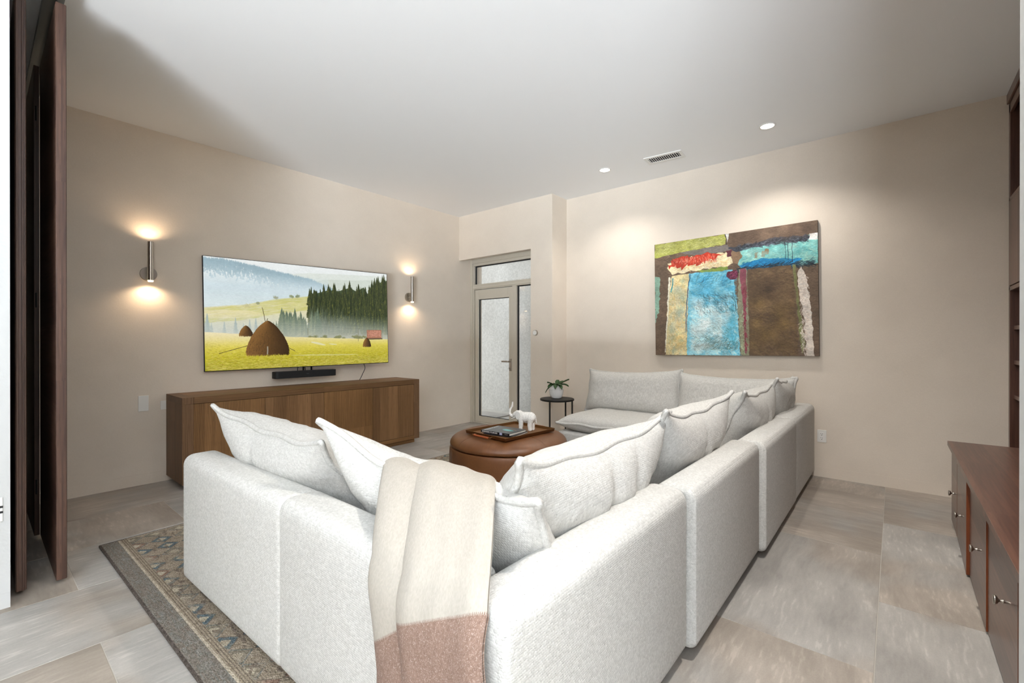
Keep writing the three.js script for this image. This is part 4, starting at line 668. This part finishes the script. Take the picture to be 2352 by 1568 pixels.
{ // elephant figurine: one smooth body from tapered bones
  const S = 0.25;                                                   // height to trunk tip
  const bones = []; const B = (a, ra, b, rb) => bones.push([a, ra, b, rb]);
  // local: +x forward (head), y up, unit = height
  B([-0.20, 0.46, 0], 0.185, [0.10, 0.47, 0], 0.18); B([0.10, 0.47, 0], 0.17, [0.26, 0.56, 0], 0.115); B([0.26, 0.57, 0], 0.125, [0.33, 0.55, 0], 0.10);
  B([0.34, 0.53, 0], 0.075, [0.47, 0.49, 0], 0.05); B([0.47, 0.49, 0], 0.05, [0.545, 0.56, 0], 0.040); B([0.545, 0.56, 0], 0.040, [0.54, 0.70, 0], 0.033); B([0.54, 0.70, 0], 0.033, [0.46, 0.83, 0], 0.028); B([0.46, 0.83, 0], 0.028, [0.44, 0.96, 0], 0.030);
  B([0.30, 0.46, 0], 0.06, [0.40, 0.42, 0], 0.022);
  for (const s of [1, -1]) {
    B([0.13, 0.42, s * 0.095], 0.095, [0.14 + 0.02 * s, 0.20, s * 0.095], 0.07); B([0.14 + 0.02 * s, 0.20, s * 0.095], 0.07, [0.15 + 0.02 * s, 0.06, s * 0.095], 0.068);
    B([-0.22, 0.42, s * 0.095], 0.11, [-0.22 - 0.03 * s, 0.20, s * 0.095], 0.075); B([-0.22 - 0.03 * s, 0.20, s * 0.095], 0.075, [-0.23 - 0.03 * s, 0.06, s * 0.095], 0.07);
    B([0.36, 0.45, s * 0.055], 0.02, [0.47, 0.40, s * 0.075], 0.010);                                   // tusk
  }
  B([-0.37, 0.5, 0], 0.022, [-0.41, 0.28, 0], 0.014);
  const cap = (p, [a, ra, b, rb]) => { const bx = b[0] - a[0], by = b[1] - a[1], bz = b[2] - a[2], px = p[0] - a[0], py = p[1] - a[1], pz = p[2] - a[2]; const t = clamp((px * bx + py * by + pz * bz) / (bx * bx + by * by + bz * bz)); return Math.hypot(px - bx * t, py - by * t, pz - bz * t) - mix(ra, rb, t); };
  const R = 88, mc = new MarchingCubes(R, std({}), false, false, 200000); mc.isolation = 0;
  const half = 0.56; // grid spans -half..half, centred at (0.06, 0.5, 0)
  for (let z = 0; z < R; z++) for (let y = 0; y < R; y++) for (let x = 0; x < R; x++) {
    const p = [((x - R / 2) / (R / 2)) * half + 0.06, ((y - R / 2) / (R / 2)) * half + 0.49, ((z - R / 2) / (R / 2)) * half]; let d = 1;
    for (const b of bones) { const q = cap(p, b), k = 0.035, h = clamp(0.5 + 0.5 * (d - q) / k); d = mix(d, q, h) - k * h * (1 - h); }
    d = Math.max(d, 0.012 - p[1]);
    mc.field[x + y * R + z * R * R] = -d;
  }
  mc.update(); const n = mc.count; const pos = new Float32Array(n * 3), nor = new Float32Array(n * 3), uv = new Float32Array(n * 2);
  for (let i = 0; i < n; i++) { const x = mc.positionArray[3 * i] * half + 0.06, y = mc.positionArray[3 * i + 1] * half + 0.49, z = mc.positionArray[3 * i + 2] * half; pos.set([x * S, y * S, z * S], 3 * i); nor.set([mc.normalArray[3 * i], mc.normalArray[3 * i + 1], mc.normalArray[3 * i + 2]], 3 * i); uv[2 * i] = x * 1.0; uv[2 * i + 1] = y; }
  let bg = new THREE.BufferGeometry(); bg.setAttribute('position', new THREE.BufferAttribute(pos, 3)); bg.setAttribute('uv', new THREE.BufferAttribute(uv, 2)); bg = mergeVertices(bg, 1e-5); bg.computeVertexNormals();
  const carved = texture(512, 512, (u, v) => { const wob = fbm(u * 8, v * 8, 8, 8, 3) * 0.5, g = Math.abs((((u * 26 + wob * 1.2) % 1) + 1) % 1 - 0.5) * 2, nn = vnoise(u * 90, v * 90); const k = sstep(0.70, 0.95, g) * sstep(0.25, 0.5, nn); const c = mix3([236, 233, 228], [118, 112, 106], k * 0.85); return c; });
  carved.repeat.set(1, 1);
  const ceramic = std({ map: carved, bumpMap: carved, bumpScale: 0.002, roughness: 0.6 }), plain = std({ color: '#ebe8e3', roughness: 0.6 });
  const e = thing('elephant_figurine', 'white carved elephant figurine with raised trunk on the tray', 'figurine', [-2.452, TRAY[1] + 0.0062, -3.085], Math.atan2(-0.44, -0.9));
  e.position.y -= 0.012 * S; part('body', bg, ceramic, e);
  for (const s of [1, -1]) {
    const sh = new THREE.Shape(); sh.moveTo(0, 0); sh.bezierCurveTo(0.02, 0.07, -0.06, 0.11, -0.13, 0.08); sh.bezierCurveTo(-0.20, 0.05, -0.19, -0.06, -0.14, -0.12); sh.bezierCurveTo(-0.10, -0.20, -0.05, -0.19, -0.02, -0.13); sh.bezierCurveTo(0.0, -0.09, -0.01, -0.04, 0, 0);
    const g = new THREE.ExtrudeGeometry(sh, { depth: 0.012, bevelEnabled: true, bevelSize: 0.008, bevelThickness: 0.006, bevelSegments: 2, curveSegments: 10 }); g.scale(S, S, S);
    const m = part('ear', g, plain, e); m.position.set(0.30 * S, 0.58 * S, s * 0.115 * S - (s < 0 ? 0.012 * S : 0)); m.rotation.y = s * 0.42;
  }
}

// ---------------------------------------------------------------- side table with plant
{
  const t = thing('side_table', 'small round black metal side table beside the far sofa', 'side table', [-3.0, 0, -4.375]);
  part('table_top', lathe([[0, 0.528], [0.19, 0.528], [0.197, 0.531], [0.197, 0.547], [0.194, 0.55], [0, 0.55]], 64), blackMetal, t);
  for (const [x, z] of [[0.02, 0.174], [0.153, -0.084], [0.003, -0.174]].map(([a, b]) => [a, b])) part('leg', cyl(0.0095, 0.0095, 0.53, 14).translate(x, 0.265, z), blackMetal, t);
  part('base_ring', new THREE.TorusGeometry(0.172, 0.008, 10, 48).rotateX(Math.PI / 2).translate(0, 0.008, 0), blackMetal, t);
}
{
  const p = thing('potted_plant', 'small green succulent in a white pot on the side table', 'plant', [-3.02, 0.55, -4.39]);
  part('pot', lathe([[0, 0], [0.05, 0], [0.062, 0.012], [0.079, 0.05], [0.083, 0.09], [0.082, 0.103], [0.086, 0.106], [0.085, 0.112], [0.079, 0.114], [0.075, 0.135], [0.07, 0.155], [0.064, 0.155], [0.066, 0.14], [0, 0.14]], 48), std({ color: '#e9e8e6', roughness: 0.55 }), p);
  part('soil', cyl(0.066, 0.066, 0.01, 24).translate(0, 0.14, 0), std({ color: '#3a2c20', roughness: 1 }), p);
  T.leaf = texture(128, 256, (u, v) => { const n = fbm(u * 8, v * 8, 8, 8, 3), mid = Math.exp(-Math.pow((u - 0.5) / 0.06, 2)); const k = (n - 0.5) * 30 + mid * 16; return [42 + k, 74 + k, 34 + k * 0.7]; });
  const lm = std({ map: T.leaf, roughness: 0.45 });
  const leaf = (len, wid, droop) => { // thick paddle leaf along +x, rising then drooping
    const N = 14, K = 6, pos = [], uv = [], idx = []; for (const f of [1, -1]) for (let j = 0; j <= N; j++) { const t = j / N, w = wid * (0.22 + 0.78 * Math.sin(Math.PI * Math.pow(t, 1.5) * 0.94 + 0.06)) * (t > 0.97 ? 0.6 : 1), cx = len * t, cy = len * (0.75 * t - droop * t * t); for (let i = 0; i <= K; i++) { const s = i / K * 2 - 1; pos.push(cx, cy + f * 0.005 * (1 - s * s) + 0.010 * s * s, w * s * 0.5); uv.push(i / K, t); } }
    const q = (N + 1) * (K + 1); for (let j = 0; j < N; j++) for (let i = 0; i < K; i++) { const a = j * (K + 1) + i, b = a + 1, c = a + K + 1, d = c + 1; idx.push(a, b, c, b, d, c, q + a, q + c, q + b, q + b, q + c, q + d); }
    const g = new THREE.BufferGeometry(); g.setAttribute('position', new THREE.Float32BufferAttribute(pos, 3)); g.setAttribute('uv', new THREE.Float32BufferAttribute(uv, 2)); g.setIndex(idx); g.computeVertexNormals(); return g;
  };
  const defs = [[0.7, 0.15, 0.2], [-0.5, 0.14, 0.9], [0.25, 0.15, 0.7], [2.3, 0.15, 0.75], [2.9, 0.15, 0.95], [3.6, 0.13, 1.35], [1.4, 0.12, 0.3], [4.4, 0.12, 0.9], [5.2, 0.12, 0.9], [5.7, 0.13, 0.6], [2.0, 0.10, 0.1], [4.0, 0.11, 0.3]];
  for (const [a, len, droop] of defs) { const m = part('leaf', leaf(len, 0.052, droop), lm, p); m.position.set(0, 0.135, 0); m.rotation.y = a; }
}

// ---------------------------------------------------------------- shadows on, hand over
scene.traverse((o) => { if (o.isMesh) { o.castShadow = true; o.receiveShadow = true; } if (o.isSpotLight || o.isPointLight) o.castShadow = true; });
renderer.render(scene, camera);
